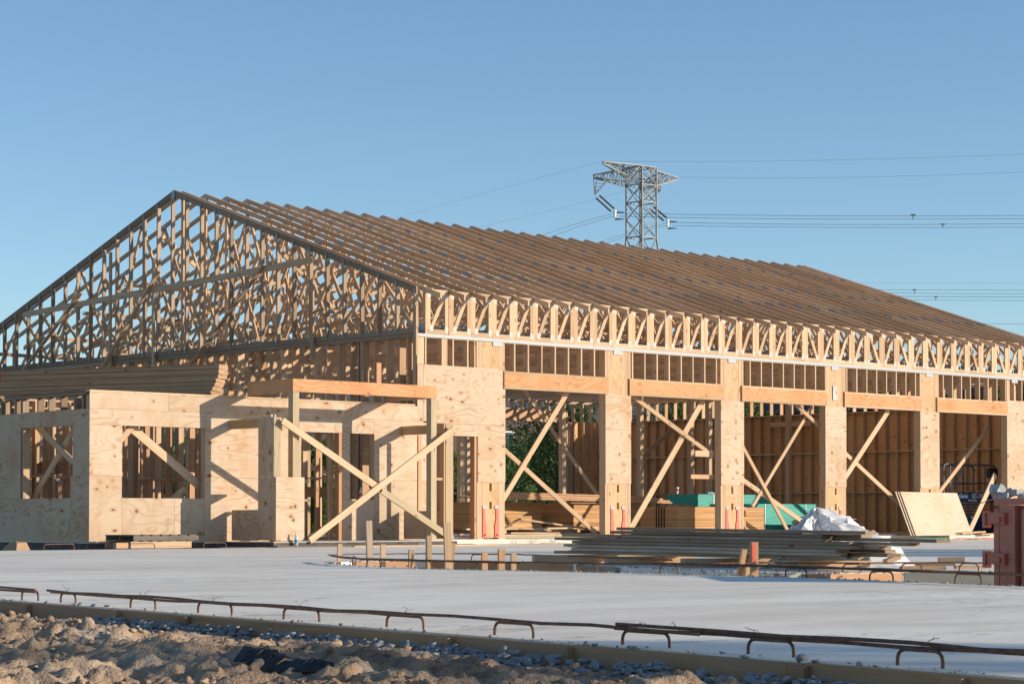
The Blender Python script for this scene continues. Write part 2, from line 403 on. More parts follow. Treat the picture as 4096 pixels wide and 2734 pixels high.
def truss_mesh(var):
    mb = MB(); t = .038
    x = 0
    tail = .47
    rnd = random.uniform(-.12, .12)
    for a, b_ in ((-tail, 2.15 + rnd), (2.15 + rnd, 5.3 + rnd), (5.3 + rnd, HALF)): chordseg(mb, a, b_, x, t)
    for a, b_ in ((HALF, 12.2 + rnd), (12.2 + rnd, 15.4), (15.4, SPAN + tail)): chordseg(mb, a, b_, x, t)
    for a, b_ in ((0, 5.9), (5.9, 11.6), (11.6, SPAN)): mb.box(x - t / 2, x + t / 2, a, b_, ZB, ZB + .10)
    for y in (.045, SPAN - .045): mb.box(x - t / 2, x + t / 2, y - .045, y + .045, ZB + .10, ztop(y) - .106)
    mb.box(x - t / 2, x + t / 2, HALF - .045, HALF + .045, ZB + .10, ztop(HALF) - .12)
    for side in (0, 1):
        for (a, k1, b_, k2) in webs():
            ya, yb = (a, b_) if not side else (SPAN - a, SPAN - b_)
            za = ZB + .08 if k1 == 'b' else ztop(ya) - .09
            zb = ZB + .08 if k2 == 'b' else ztop(yb) - .09
            mb.beam((x, ya, za), (x, yb, zb), .078, t - .003, n=(1, 0, 0))
    an = math.atan(SL)
    for side in (0, 1):
        sg = -1 if side else 1
        for yy, w in ((2.15 + rnd, .28), (4.37, .24), (7.05, .16)):
            y = yy if not side else SPAN - yy
            plate(mb, x, y, ztop(y) - .056, w, .10, sg * an)
        for yy in (.35, 3.05, 5.75):
            y = yy if not side else SPAN - yy
            plate(mb, x, y, ZB + .10, .20, .18)
        plate(mb, x, .1 if not side else SPAN - .1, ZB + .12, .2, .22)
    plate(mb, x, HALF, ztop(HALF) - .12, .17, .17)
    return mb.mesh('roof_truss', [M['truss'], M['gusset']])
TX = [8.10] + [8.75 + .6096 * k for k in range(0, 37)] + [30.93]
tms = [truss_mesh(i) for i in range(5)]
for i, x in enumerate(TX):
    o = bpy.data.objects.new('roof_truss', tms[i % 5]); COL.objects.link(o); o.parent = B
    o.location = (x - 7.86, 0, 0)
# gable truss: upright studs instead of diagonal webs
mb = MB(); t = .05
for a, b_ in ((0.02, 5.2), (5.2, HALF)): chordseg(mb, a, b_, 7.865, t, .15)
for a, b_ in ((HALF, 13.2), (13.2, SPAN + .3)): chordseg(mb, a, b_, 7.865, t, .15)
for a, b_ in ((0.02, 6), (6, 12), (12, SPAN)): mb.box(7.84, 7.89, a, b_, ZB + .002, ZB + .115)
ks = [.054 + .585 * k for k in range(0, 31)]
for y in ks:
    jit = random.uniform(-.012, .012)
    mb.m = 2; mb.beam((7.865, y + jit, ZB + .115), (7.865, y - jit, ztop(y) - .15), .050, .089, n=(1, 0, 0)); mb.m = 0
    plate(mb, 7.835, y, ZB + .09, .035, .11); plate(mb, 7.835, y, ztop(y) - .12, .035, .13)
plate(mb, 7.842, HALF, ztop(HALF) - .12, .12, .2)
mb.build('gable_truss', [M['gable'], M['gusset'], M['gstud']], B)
# loose bracing boards nailed through the gable
for p0, p1, w in (((7.79, 15.4, 5.64), (7.79, 3.43, 6.05), .14), ((7.74, 12.6, 6.0), (7.72, 15.6, 4.0), .09), ((7.73, 9.22, 6.25), (7.70, 11.6, 4.05), .09), ((7.73, 5.1, 6.05), (7.68, 7.85, 3.95), .09)):
    bm_('gable_brace', M['lumber'], B, p0, p1, w, .038, n=(0, 1, 0) if w < .1 else (1, 0, 0))
bx('upright_board', M['lumber'], B, 7.76, 7.80, 3.36, 3.46, 3.9, 5.6)
bx('upright_board', M['lumber'], B, 7.78, 7.838, -.05, .05, 3.8, 4.83)
bx('upright_board', M['lumber'], B, 7.76, 7.80, 11.3, 11.39, 4.0, 6.9)
bx('upright_board', M['lumber'], B, 7.76, 7.80, 9.45, 9.54, 4.0, 6.6)
# lateral bracing: boards running along the building through the trusses
lat = []
for (y, z, x0, x1, w) in ((.75, 4.72, 7.7, 13.2, 0), (.75, 4.72, 13.0, 18.0, 0), (.8, 4.72, 18.3, 23.0, 0), (.75, 4.74, 23, 28, 0), (.8, 4.72, 28, 31, 0), (3.3, 4.95, 7.6, 12.6, 0), (3.3, 4.95, 12.8, 17, 0), (4.9, 6.1, 7.7, 12.5, 0), (4.9, 6.1, 12.3, 17.2, 0), (6.8, 5.9, 7.9, 13, 0), (6.8, 5.9, 13, 18, 0), (10.6, 6.05, 7.7, 12.6, 0), (10.6, 6.05, 12.6, 18, 0), (12.6, 5.5, 7.8, 13, 0), (12.6, 5.5, 13, 19, 0), (14.6, 5.0, 7.7, 12.5, 0), (14.6, 5.0, 12.5, 19, 0), (16.6, 4.7, 7.8, 14, 0), (8.0, 4.45, 7.9, 14, 0), (5.6, 4.47, 7.9, 14.2, 0), (11.8, 4.46, 7.9, 14.2, 0)):
    dz = random.uniform(-.06, .06); dy = random.uniform(-.1, .1)
    bm_('lateral_brace', M['lumber'], B, (x0, y, z), (x1, y + dy, z + dz), .089, .038, n=(0, 1, .3))
for p0, p1 in (((8.0, 14.2, 4.5), (13.6, 13.0, 6.3)), ((8.1, 7.4, 4.45), (12.6, 1.9, 5.6)), ((8.3, 9.9, 7.2), (12.5, 10.2, 4.6)), ((8.2, 5.6, 6.8), (11.4, 5.9, 4.5)), ((13, 3.2, 6.0), (18.0, 3.4, 4.5)), ((8.2, 11.8, 4.5), (12.5, 12.0, 6.3))):
    bm_('diagonal_brace', M['lumber'], B, p0, p1, .089, .038, n=(0, 1, 0))
# eave blocking panels between the trusses
def block_mesh(w, flip):
    m = MB(); z0 = ZB - .0; zt = ZT - .03; h = .038
    m.box(0, w, 0, h, z0, z0 + .10)
    m.box(0, w, 0, h, zt - .12, zt)
    m.box(0, .092, 0, h, z0 + .10, zt - .12); m.box(w - .092, w, 0, h, z0 + .10, zt - .12)
    a = (.13, z0 + .13); b_ = (w - .13, zt - .15)
    if flip: a, b_ = (w - .13, a[1]), (.13, b_[1])
    m.beam((a[0], h / 2, a[1]), (b_[0], h / 2, b_[1]), .089, h - .004, n=(0, 1, 0))
    m.m = 1
    for (px, pz) in ((.12 if not flip else w - .12, z0 + .12), (w - .05 if not flip else .05, z0 + .10), (w - .11 if not flip else .11, zt - .14), (.05, zt - .12)):
        b0 = len(m.v); m.v += [(px - .045, -.002, pz - .06), (px + .045, -.002, pz - .06), (px + .045, -.002, pz + .06), (px - .045, -.002, pz + .06)]
        m.f.append((b0, b0 + 1, b0 + 2, b0 + 3)); m.uv += [(0, 0), (.2, 0), (.2, .1), (0, .1)]; m.t.append(.5); m.mi.append(1)
    return m.mesh('eave_blocking', [M['lumber'], M['gusset2']])
m_, nt_, b_ = newmat('bright_plate'); w_ = N(nt_, 'ShaderNodeTexWave', bands_direction='X'); w_.inputs['Scale'].default_value = 10
nt_.links.new(uvvec(nt_, (1, 1, 1), False), w_.inputs['Vector']); nt_.links.new(ramp(nt_, w_.outputs[0], [(.4, (.50, .47, .42)), (.6, (.33, .30, .26))]), b_.inputs['Base Color']); b_.inputs['Roughness'].default_value = .5
M['gusset2'] = m_
bw = .6096 - .042
b1 = block_mesh(bw, False); b2 = block_mesh(bw, True); b3 = block_mesh(.59, False)
for i, x in enumerate(TX[1:-2]):
    o = bpy.data.objects.new('eave_blocking', b2 if i in (19, 23, 25, 27, 30, 32) else b1); COL.objects.link(o); o.parent = B
    o.location = (x + .021 - 7.86, 0, 0)
o = bpy.data.objects.new('eave_blocking', b3); COL.objects.link(o); o.parent = B; o.location = (8.125 - 7.86, 0, 0)
# plates and metal strap along the eave
for a, b_ in ((7.87, 12.0), (12.0, 17.9), (17.9, 24.1), (24.1, 31.3)):
    bx('top_plate', M['lumber'], B, a, b_, 0.012, .15, 4.178, 4.256)
mb = MB()
for a, b_ in ((7.86, 11.0), (10.99, 14.9), (14.89, 18.8), (18.79, 22.6), (22.59, 26.5), (26.49, 31.3)):
    k = random.uniform(-.004, .004); mb.box(a, b_, -.006 + k, .008, 4.190, 4.258)
for x in (10.12, 13.79, 17.65, 21.5, 25.37, 29.2):
    mb.box(x - .14, x + .14, -.004, .006, 4.10, 4.188)
mb.build('metal_strap', M['galv'], B)
# front columns
m_, nt_, b_ = newmat('red_hold_down'); b_.inputs['Base Color'].default_value = (.72, .085, .05, 1); b_.inputs['Roughness'].default_value = .5
tc_ = N(nt_, 'ShaderNodeTexCoord'); vn_ = N(nt_, 'ShaderNodeTexVoronoi'); vn_.inputs['Scale'].default_value = 22; vn_.inputs['Randomness'].default_value = .1
nt_.links.new(tc_.outputs['Object'], vn_.inputs['Vector'])
nt_.links.new(mixc(nt_, ramp(nt_, vn_.outputs['Distance'], [(.12, 1.), (.2, 0.)]), (.72, .085, .05), (.9, .5, .42)), b_.inputs['Base Color'])
M['red'] = m_
M['hole'] = plain('shadow_gap', (.03, .02, .015), .9)
def hold_down(c, x0, x1, side):
    m = MB()
    pts = [(x0, .03), (x1, .03), (x1, .64), (x0 + .02 if side < 0 else x0, .64)]
    if side < 0: pts = [(x0, .03), (x1, .03), (x1, .30), (x1 - .035, .42), (x1 - .035, .64), (x0, .64)]
    else: pts = [(x0, .03), (x1, .03), (x1, .64), (x0 + .035, .64), (x0 + .035, .42), (x0, .30)]
    m.prism(pts, lambda p: (p[0], -.006, p[1]), lambda p: (p[0], .010, p[1]))
    h = m.build('hold_down', M['red'], c)
    m2 = MB(); xc = (x0 + x1) / 2
    m2.prism([(xc + .022 * math.cos(a), .085 + .03 * math.sin(a)) for a in np.linspace(0, 2 * math.pi, 12)[:-1]], lambda p: (p[0], -.008, p[1]), lambda p: (p[0], .0, p[1]))
    m2.build('bolt_hole', M['hole'], h)
    m3 = MB(); m3.box(x0, x1, -.003, .006, .645, .71); m3.build('flange', M['galv'], h)
def column(x0, wid=.815, ply=((1.21, 2.42), (2.424, 3.205)), top=4.175, plyx=(0, 0)):
    c = empty_part('column', (x0, 0, 0), B)
    m = MB()
    for k in range(4): m.box(x0 + .002 + k * .042, x0 + .040 + k * .042, .012, .20, 0.04, top)
    for k in range(4): m.box(x0 + wid - .002 - .038 - k * .042, x0 + wid - .002 - k * .042, .012, .20, 0.04, top)
    m.build('stud', M['lumber'], c)
    a, b_ = x0 + .172, x0 + wid - .172
    m = MB(); xc = (a + b_) / 2
    m.box(a, xc - .035, .014, .16, .03, top, along=2, tint=.4); m.box(xc + .035, b_, .014, .16, .03, top, along=2, tint=.4)
    for z0, z1 in ((.03, .64), (.79, 1.02), (1.185, top)): m.box(xc - .035, xc + .035, .0142, .16, z0, z1, along=2, tint=.4)
    m.build('core_panel', M['lvl'], c)
    bx('sill_plate', M['treated'], c, x0 - .0, x0 + .19, .0, .2, 0, .038); bx('sill_plate', M['treated'], c, x0 + wid - .19, x0 + wid, .0, .2, 0, .038)
    for z0, z1 in ply:
        bx('sheathing_panel', M['plyk'], c, x0 - .002, x0 + wid + .002, -.002, .010, z0, z1, along=0)
    hold_down(c, x0 + .17, x0 + .275, -1); hold_down(c, x0 + wid - .295, x0 + wid - .185, 1)
    return c
def empty_part(name, loc, parent):
    o = bpy.data.objects.new(name, None); COL.objects.link(o); o.parent = parent; o.empty_display_size = .1
    p = wl(parent); o.location = (loc[0] - p.x, loc[1] - p.y, loc[2] - p.z); return o
COLX = [13.388, 17.248, 21.108, 24.968]
column(9.515, .815, ply=())
for x in COLX: column(x)
# red and white paper tag stapled on a column head
tg = MB(); tg.box(21.40, 21.56, -.0075, -.004, 3.36, 3.72); tg = tg.build('paper_tag', plain('tag_paper', (.5, .47, .45), .6), B)
tr_ = MB(); tr_.box(21.50, 21.54, -.0095, -.0078, 3.50, 3.58); tr_.build('red_mark', M['red'], tg)
# headers over the bays
HB = [(10.285, 13.460), (14.136, 17.308), (17.974, 21.156), (21.836, 24.998), (25.668, 28.827)]
for a, b_ in HB:
    h = empty_part('header', (a, 0, 3.2), B)
    bx('beam', M['header'], h, a, b_, -.030, .16, 3.245, 3.54, along=0)
    bx('bottom_plate', M['lumber'], h, a, b_, -.032, .16, 3.205, 3.2435); bx('upper_plate', M['lumber'], h, a, b_, -.032, .16, 3.5415, 3.58)
# cripple studs above the headers
cr = [10.624 + .4048 * k for k in range(7)] + [14.272] + [14.677 + .405 * k for k in range(7)] + [18.31 + .4065 * k for k in range(7)] + [21.97] + [22.37 + .4028 * k for k in range(7)] + [25.987 + .4005 * k for k in range(8)] + [29.2, 29.56, 29.95, 30.35, 30.75]
for x in cr: bx('stud', M['lumber'], B, x - .019, x + .019, .012, .152, 3.58 if x < 29 else 3.62, 4.176)
for x in (8.10, 8.56, 8.60, 8.64, 8.68, 8.86, 9.27, 9.47): bx('stud', M['lumber'], B, x - .018, x + .018, .012, .152, 3.62 if x > 8.2 else 2.5, 4.176)
bx('corner_board', M['lumber'], B, 7.862, 8.045, .005, .03, 3.625, 4.174)
# sheathing of the front between annex and first bay
for a, b_, z0, z1 in ((8.025, 10.335, 2.415, 3.62), (7.862, 8.018, 2.44, 3.62), (9.545, 10.335, 1.205, 2.411), (8.80, 9.541, 2.165, 2.409)):
    bx('sheathing_panel', M['plyk'], B, a, b_, -.002, .010, z0, z1, along=0)
for x in (8.83, 9.50): bx('door_jamb', M['stud2'], B, x - .04, x + .03, .012, .15, 0, 2.16)
for z0, z1 in ((0, 1.21), (1.214, 2.42), (2.424, 3.62)):
    bx('sheathing_panel', M['ply'], B, 28.83, 31.25, -.002, .010, z0, z1, along=0)
bx('door_jamb', M['lumber'], B, 28.84, 28.98, .012, .20, 0, 4.17)
# gable side wall (open studs) at x = 7.86 under the truss
for k, y in enumerate([.06, .10, .14, .34, .60, 1.0, 1.405, 1.81, 1.85, 1.94] + [2.2 + .405 * j for j in range(38)]):
    w = .038
    bx('stud', M['stud2'] if k % 3 == 0 else M['lumber'], B, 7.872, 8.05, y - w / 2, y + w / 2, 0.04, 4.178)
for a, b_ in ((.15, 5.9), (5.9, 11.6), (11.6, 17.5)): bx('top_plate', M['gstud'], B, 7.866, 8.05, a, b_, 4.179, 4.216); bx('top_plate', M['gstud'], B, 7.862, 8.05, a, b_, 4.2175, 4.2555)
bx('bottom_plate', M['treated'], B, 7.872, 8.05, .2, 17.5, 0, .038)
for y0 in (.4, 3.0, 6, 9, 12, 14.5): bx('blocking', M['lumber'], B, 7.88, 7.99, y0, y0 + 1.9, 2.25, 2.29)
for p0, p1 in (((8.0, 5.2, 4.1), (8.0, 7.4, 3.0)), ((8.06, 9, .1), (8.06, 13, 4.1))):
    bm_('diagonal_brace', M['lumber'], B, p0, p1, .089, .03, n=(1, 0, 0))
# far end wall at x = 31.1: plywood outside, studs and rails inside, open band on top
EW = empty_part('end_wall', (31.1, 0, 0), B)
yy = 0.0
while yy < 17.4:
    y1 = min(yy + 2.44, 17.5)
    for z0, z1 in ((0, 1.21), (1.214, 2.42), (2.424, 3.61)): bx('sheathing_panel', M['plydark'], EW, 31.242, 31.254, yy + .002, y1 - .002, z0, z1, along=1)
    yy = y1
for k in range(43):
    y = .15 + .405 * k
    bx('stud', M['lumber'] if k % 3 else M['stud2'], EW, 31.10, 31.24, y - .019, y + .019, .04, 4.175)
for z in (1.205, 2.41, 3.60): bx('rail', M['lumber'], EW, 31.098, 31.24, 0.1, 17.4, z - .019, z + .019)
bx('bottom_plate', M['treated'], EW, 31.10, 31.24, .1, 17.5, 0, .04)
bx('top_plate', M['lumber'], EW, 31.10, 31.24, .1, 17.5, 4.178, 4.256)
# rear wall: mostly open bays with headers, plywood corner
RW = empty_part('rear_wall', (7.86, 17.5, 0), B)
bx('top_plate', M['lumber'], RW, 7.9, 31.24, 17.36, 17.5, 4.178, 4.256)
bx('header_beam', M['stud2'], RW, 8.2, 29.3, 17.38, 17.48, 3.60, 3.93, along=0)
bx('header_plate', M['lumber'], RW, 8.2, 29.3, 17.35, 17.5, 3.562, 3.598); bx('header_plate', M['lumber'], RW, 8.2, 29.3, 17.35, 17.5, 3.932, 3.968)
for k in range(52):
    x = 8.2 + .405 * k
    bx('cripple', M['lumber'], RW, x - .019, x + .019, 17.36, 17.5, 3.97, 4.176)
for k, x in enumerate((12.3, 12.6, 16.5, 16.8, 20.7, 21.0, 24.9, 25.2, 29.2, 29.45)):
    bx('post', M['lumber'], RW, x - .06, x + .06, 17.35, 17.5, 0, 3.56)
for k in range(4):
    x = 29.6 + .405 * k; bx('stud', M['lumber'], RW, x - .019, x + .019, 17.36, 17.5, 0, 4.17)
for z0, z1 in ((0, 1.21), (1.214, 2.42), (2.424, 3.61)): bx('sheathing_panel', M['plydark'], RW, 29.4, 31.2, 17.502, 17.514, z0, z1, along=0)
# interior posts and temporary braces in the bays
for x in (20.62, 23.70, 25.82, 26.60, 30.20, 16.9, 12.9, 9.6): bx('interior_post', M['lumber'], B, x - .07, x + .07, 8.70, 8.84, 0, 4.25)
bx('beam', M['lumber'], B, 8.1, 31.1, 8.71, 8.83, 3.98, 4.25)
br = [((17.3, 7, 3.95), (21.25, 7, .0), .10), ((12.46, .25, 3.25), (9.85, .25, .05), .12), ((10.40, .30, 2.03), (13.52, .30, .02), .10),
      ((14.42, .26, 3.26), (17.35, .26, 1.86), .10), ((17.0, .32, 3.24), (14.45, .32, .12), .15),
      ((18.10, .28, 2.43), (20.1, .28, .0), .09), ((18.05, .36, 1.52), (21.1, .36, .16), .11), ((20.25, .24, 3.22), (21.15, .24, 2.72), .09), ((21.0, .34, 3.2), (18.75, .34, .72), .09),
      ((23.95, .24, 3.2), (21.9, .24, 1.2), .14), ((21.95, .32, 2.25), (24.9, .32, .58), .10),
      ((29.3, .9, 2.95), (26.5, .9, .75), .11), ((28.7, .30, 1.62), (27.45, .30, .02), .16), ((9.2, .5, 2.1), (8.6, 3.0, .1), .12)]
for p0, p1, w in br: bm_('brace', M['lumber'], B, p0, p1, w, .038, n=(0, 1, 0))
bm_('brace', M['lumber'], B, (10.7, 16, 4.0), (22.8, 15.2, .1), .14, .038, n=(0, 1, 0))
bm_('brace', M['lumber'], B, (30.9, 14.0, 3.4), (27.5, 15.4, .4), .14, .038, n=(0, 1, 0)); bm_('brace', M['lumber'], B, (30.9, 16.0, 2.3), (26.5, 14.4, .4), .10, .038, n=(0, 1, 0))
bx('cleat', M['lumber'], B, 16.6, 17.25, .22, .26, 1.88, 2.02); bx('cleat', M['stud2'], B, 16.45, 17.25, .22, .26, 1.36, 1.46)
# window opening frame in the far end wall
bx('stud_header', M['stud2'], B, 31.05, 31.095, 8.6, 10.2, 3.25, 3.4)

# ================================================================== ANNEX
A = empty('entrance_annex', (0, 0, 0), 'low plywood clad entrance annex with square window openings at left of the big roof', 'building annex')
AX = 7.86; AD = 9.0
def panelF(a, b_, z0, z1, mat='ply', y=0): bx('sheathing_panel', M[mat], A, a, b_, y - .002, y + .010, z0, z1, along=0)
def panelL(a, b_, z0, z1, mat='ply'): bx('sheathing_panel', M[mat], A, -.002, .010, a, b_, z0, z1, along=1)
# front face, window 0.70-2.54, doors and second window right of it
panelF(.0, 1.712, 2.447, 2.745); panelF(1.716, 4.13, 2.447, 2.745); panelF(4.134, 5.95, 2.447, 2.745); panelF(5.954, 7.86, 2.447, 2.745)
panelF(.0, 2.556, 2.15, 2.443); panelF(.0, .700, 1.217, 2.146); panelF(.0, .696, .0, 1.213); panelF(.700, 1.86, .0, .815); panelF(1.864, 2.543, .0, .815)
panelF(2.56, 4.80, 1.217, 2.443); panelF(2.547, 4.80, .0, 1.213)
panelF(4.804, 5.885, 2.145, 2.443); panelF(5.889, 6.085, 1.217, 2.443); panelF(5.889, 6.71, .0, .822); panelF(6.089, 6.71, 2.145, 2.443); panelF(5.889, 6.085, .826, 1.213)
panelF(6.714, 8.40, 1.217, 2.443); panelF(6.714, 8.40, .0, 1.213)
for a, b_ in ((.0, 2.55), (2.55, 4.4), (4.4, 7.8)):
    bx('top_plate', M['lumber'], A, a + .002, b_, -.004, .14, 2.748, 2.786)
bx('top_plate', M['lumber'], A, .15, 7.8, .012, .14, 2.705, 2.746)
for x in (.03, .07, .11, .66, 2.58, 2.62, 2.98, 3.4, 3.8, 4.2, 4.6, 4.76, 5.92, 6.04, 6.75, 6.79, 7.1, 7.5): bx('stud', M['lumber'], A, x - .019, x + .019, .012, .14, .04, 2.70)
for x in (1.0, 1.4, 1.8, 2.2): bx('stud', M['lumber'], A, x - .019, x + .019, .012, .14, .04, .775)
bx('window_sill', M['lumber'], A, .70, 2.55, .012, .14, .778, .816); bx('window_header', M['lumber'], A, .68, 2.56, .012, .14, 2.15, 2.44)
bx('window_sill', M['lumber'], A, 6.06, 6.73, .012, .14, .785, .823); bx('window_header', M['lumber'], A, 6.06, 6.73, .012, .14, 2.15, 2.44)
bx('door_header', M['lumber'], A, 4.80, 5.93, .012, .14, 2.15, 2.44); bx('door_jamb', M['stud2'], A, 5.80, 5.885, .0, .14, .0, 2.143); bx('door_jamb', M['lumber'], A, 4.805, 4.85, .0, .14, 0, 2.143)
# left face with one window 0.55-2.39 and an open clerestory band
panelL(.0, .56, 1.217, 2.44); panelL(.0, .62, .0, 1.213); panelL(.56, 2.39, 2.144, 2.44); panelL(.624, 2.1, .0, .815); panelL(2.39, 2.73, 1.217, 2.43)
panelL(2.734, 5.0, 1.217, 2.43); panelL(2.104, 4.5, .0, .815); panelL(2.39, 4.5, .819, 1.213); panelL(5.004, 7.4, 0, 2.43)
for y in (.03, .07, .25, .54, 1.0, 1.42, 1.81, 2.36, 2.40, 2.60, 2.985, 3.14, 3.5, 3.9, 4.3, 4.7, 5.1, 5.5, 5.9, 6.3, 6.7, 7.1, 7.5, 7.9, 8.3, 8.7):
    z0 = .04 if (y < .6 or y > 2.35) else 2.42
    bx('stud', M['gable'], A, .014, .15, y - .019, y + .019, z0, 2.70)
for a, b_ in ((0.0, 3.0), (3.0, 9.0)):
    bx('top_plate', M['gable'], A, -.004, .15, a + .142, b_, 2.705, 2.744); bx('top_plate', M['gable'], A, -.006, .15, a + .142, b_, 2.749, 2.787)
bx('window_sill', M['lumber'], A, .014, .15, .6, 2.39, .778, .816); bx('window_header', M['lumber'], A, .014, .15, .58, 2.36, 2.15, 2.40)
bx('window_jamb', M['lumber'], A, .014, .15, 2.31, 2.345, .816, 2.15)
# floor, interior partitions of studs, braces
def stud_wall(x0, y0, x1, y1, name, sp=.405, top=2.70, mats=('lumber', 'stud2')):
    w = empty_part(name, (x0, y0, 0), A)
    d = Vector((x1 - x0, y1 - y0, 0)); L = d.length; d.normalize(); n = Vector((-d.y, d.x, 0))
    k = 0; s = .02
    while s < L:
        p = Vector((x0, y0, 0)) + d * s
        bm_('stud', M[mats[k % 2]], w, p + Vector((0, 0, .04)), p + Vector((0, 0, top)), .12, .038, n=tuple(d))
        s += sp * random.uniform(.92, 1.05); k += 1
    for z, nm, m in ((.02, 'bottom_plate', 'treated'), (top + .02, 'top_plate', 'lumber'), (1.25, 'blocking', 'lumber')):
        a = Vector((x0, y0, z)); b_ = Vector((x1, y1, z)); bm_(nm, M[m], w, a, b_, .12 if nm != 'blocking' else .1, .038 if nm != 'blocking' else .03, n=(0, 0, 1))
stud_wall(3.9, .3, 3.9, 8.8, 'partition'); stud_wall(5.75, .2, 5.75, 6.5, 'partition')
stud_wall(.2, 2.9, 3.8, 2.9, 'partition'); stud_wall(.2, 5.6, 7.6, 5.6, 'partition'); stud_wall(.2, 8.9, 7.6, 8.9, 'partition')
for p0, p1, w in (((.98, .25, 2.18), (2.62, .25, 1.05), .16), ((1.03, .16, 2.14), (.1, .16, 1.25), .12), ((2.3, .3, 1.0), (1.6, .3, .5), .12), ((.8, 1.0, 1.2), (3.4, 2.2, .3), .12)):
    bm_('brace', M['lumber'], A, p0, p1, w, .03, n=(0, 1, 0))
for p0, p1, w in (((.25, 2.25, 2.2), (.25, .5, 1.25), .12), ((.32, .75, 2.35), (.32, 2.6, .7), .12), ((.28, .45, 1.15), (.28, 1.4, .5), .12)):
    bm_('brace', M['lumber'], A, p0, p1, w, .03, n=(1, 0, 0))
bx('blocking', M['stud2'], A, 2.2, 2.24, 2.0, 5.4, 1.35, 1.60, along=1)
for y_ in (1.9, 2.6, 3.3, 4.0, 4.7, 5.3): bx('post', M['lumber'], A, 2.1, 2.19, y_, y_ + .04, .04, 2.70)
for z in (.80, 1.18): bx('shelf_board', M['lumber'], A, 4.9, 5.45, .5, .62, z - .02, z + .02)
bx('blocking', M['stud2'], A, 4.86, 6.4, 1.0, 1.04, .87, 1.08, along=0)

# ================================================================== PORCH
Q = empty('porch_frame', (5.2, -1.4, 0), 'timber porch frame with tall posts, orange beam and two crossed bracing boards', 'porch')
ply4 = M['ply']
bx('front_beam', M['header'], Q, 3.54, 7.135, -1.44, -1.39, 2.825, 3.07, along=0)
bx('side_beam', M['header'], Q, 3.542, 3.64, -1.388, .0, 2.822, 3.072, along=1); bx('side_beam', M['header'], Q, 7.03, 7.13, -1.388, .0, 2.822, 3.06, along=1)
bx('post', M['treated'], Q, 3.545, 3.69, -1.436, -1.29, .0, 2.82); bx('post', M['treated'], Q, 6.99, 7.133, -1.436, -1.29, .06, 2.82)
# left pier: plywood box, corner post, side header
PR = empty_part('pier', (3.13, -1.4, 0), Q)
bx('sheathing_panel', M['ply'], PR, 3.130, 3.80, -1.462, -1.450, .03, 1.215, along=0)
bx('sheathing_panel', M['ply'], PR, 3.120, 3.132, -1.448, -.92, .03, 1.215, along=2)
bx('sheathing_panel', M['ply'], PR, 3.120, 3.132, -1.41, -.92, 1.219, 2.335, along=2)
bx('corner_post', M['treated'], PR, 3.134, 3.28, -1.41, -1.27, .0, 2.335)
bx('stud', M['lumber'], PR, 3.282, 3.32, -1.40, -1.27, 1.2, 2.32); bx('ledge', M['lumber'], PR, 3.28, 3.80, -1.44, -.95, 1.18, 1.216); bx('stud', M['lumber'], PR, 3.134, 3.28, -1.0, -.92, .03, 2.33)
bx('side_header', M['lvl'], PR, 3.122, 3.17, -.918, .0, 2.145, 2.32, along=1)
mb = MB(); mb.box(3.118, 3.133, -.918, -.085, .02, .60, along=1); mb.build('knee_wall', M['ply'], PR)
bx('knee_wall_cap', M['lumber'], PR, 3.134, 3.26, -.918, -.085, .55, .59); 
# right pier: open studs
PL = empty_part('pier', (7.45, -1.4, 0), Q)
bx('corner_post', M['treated'], PL, 7.385, 7.528, -1.43, -1.29, .0, 2.33)
bx('sheathing_panel', M['ply'], PL, 7.53, 7.542, -1.43, -.9, .0, 2.33, along=2)
bx('side_header', M['lvl'], PL, 7.43, 7.478, -1.288, .0, 2.14, 2.32, along=1)
mb = MB(); mb.box(7.425, 7.440, -1.28, -.085, .02, .59, along=1); mb.build('knee_wall', M['ply'], PL)
for y in (-.9, -.5): bx('stud', M['stud2'], PL, 7.442, 7.53, y - .02, y + .02, .03, 2.13)
bx('stud', M['stud2'], PL, 7.34, 7.38, -1.42, -1.30, .04, 2.33); bx('blocking', M['lumber'], PL, 7.135, 7.34, -1.40, -1.36, 1.20, 1.25)
bx('sill_plate', M['treated'], PL, 6.95, 7.5, -1.46, -1.30, .0, .04); bx('post_base', M['galv'], PL, 6.995, 7.128, -1.438, -1.30, .041, .059)
for x in (3.06, 3.14): bx('clip', M['galv'], PR, x, x + .035, -1.40, -1.39, 2.335, 2.38)
bx('clip', M['galv'], PL, 7.40, 7.44, -1.40, -1.39, 2.33, 2.37)
bm_('bracing_board', M['lumber'], Q, (3.24, -1.50, 2.27), (5.66, -1.50, .99), .125, .036, n=(0, 1, 0))
bm_('bracing_board', M['treated'], Q, (5.5, -1.50, 1.06), (7.50, -1.50, .03), .125, .036, n=(0, 1, 0))
bm_('bracing_board', M['lumber'], Q, (3.86, -1.545, .02), (7.52, -1.545, 2.24), .125, .036, n=(0, 1, 0))
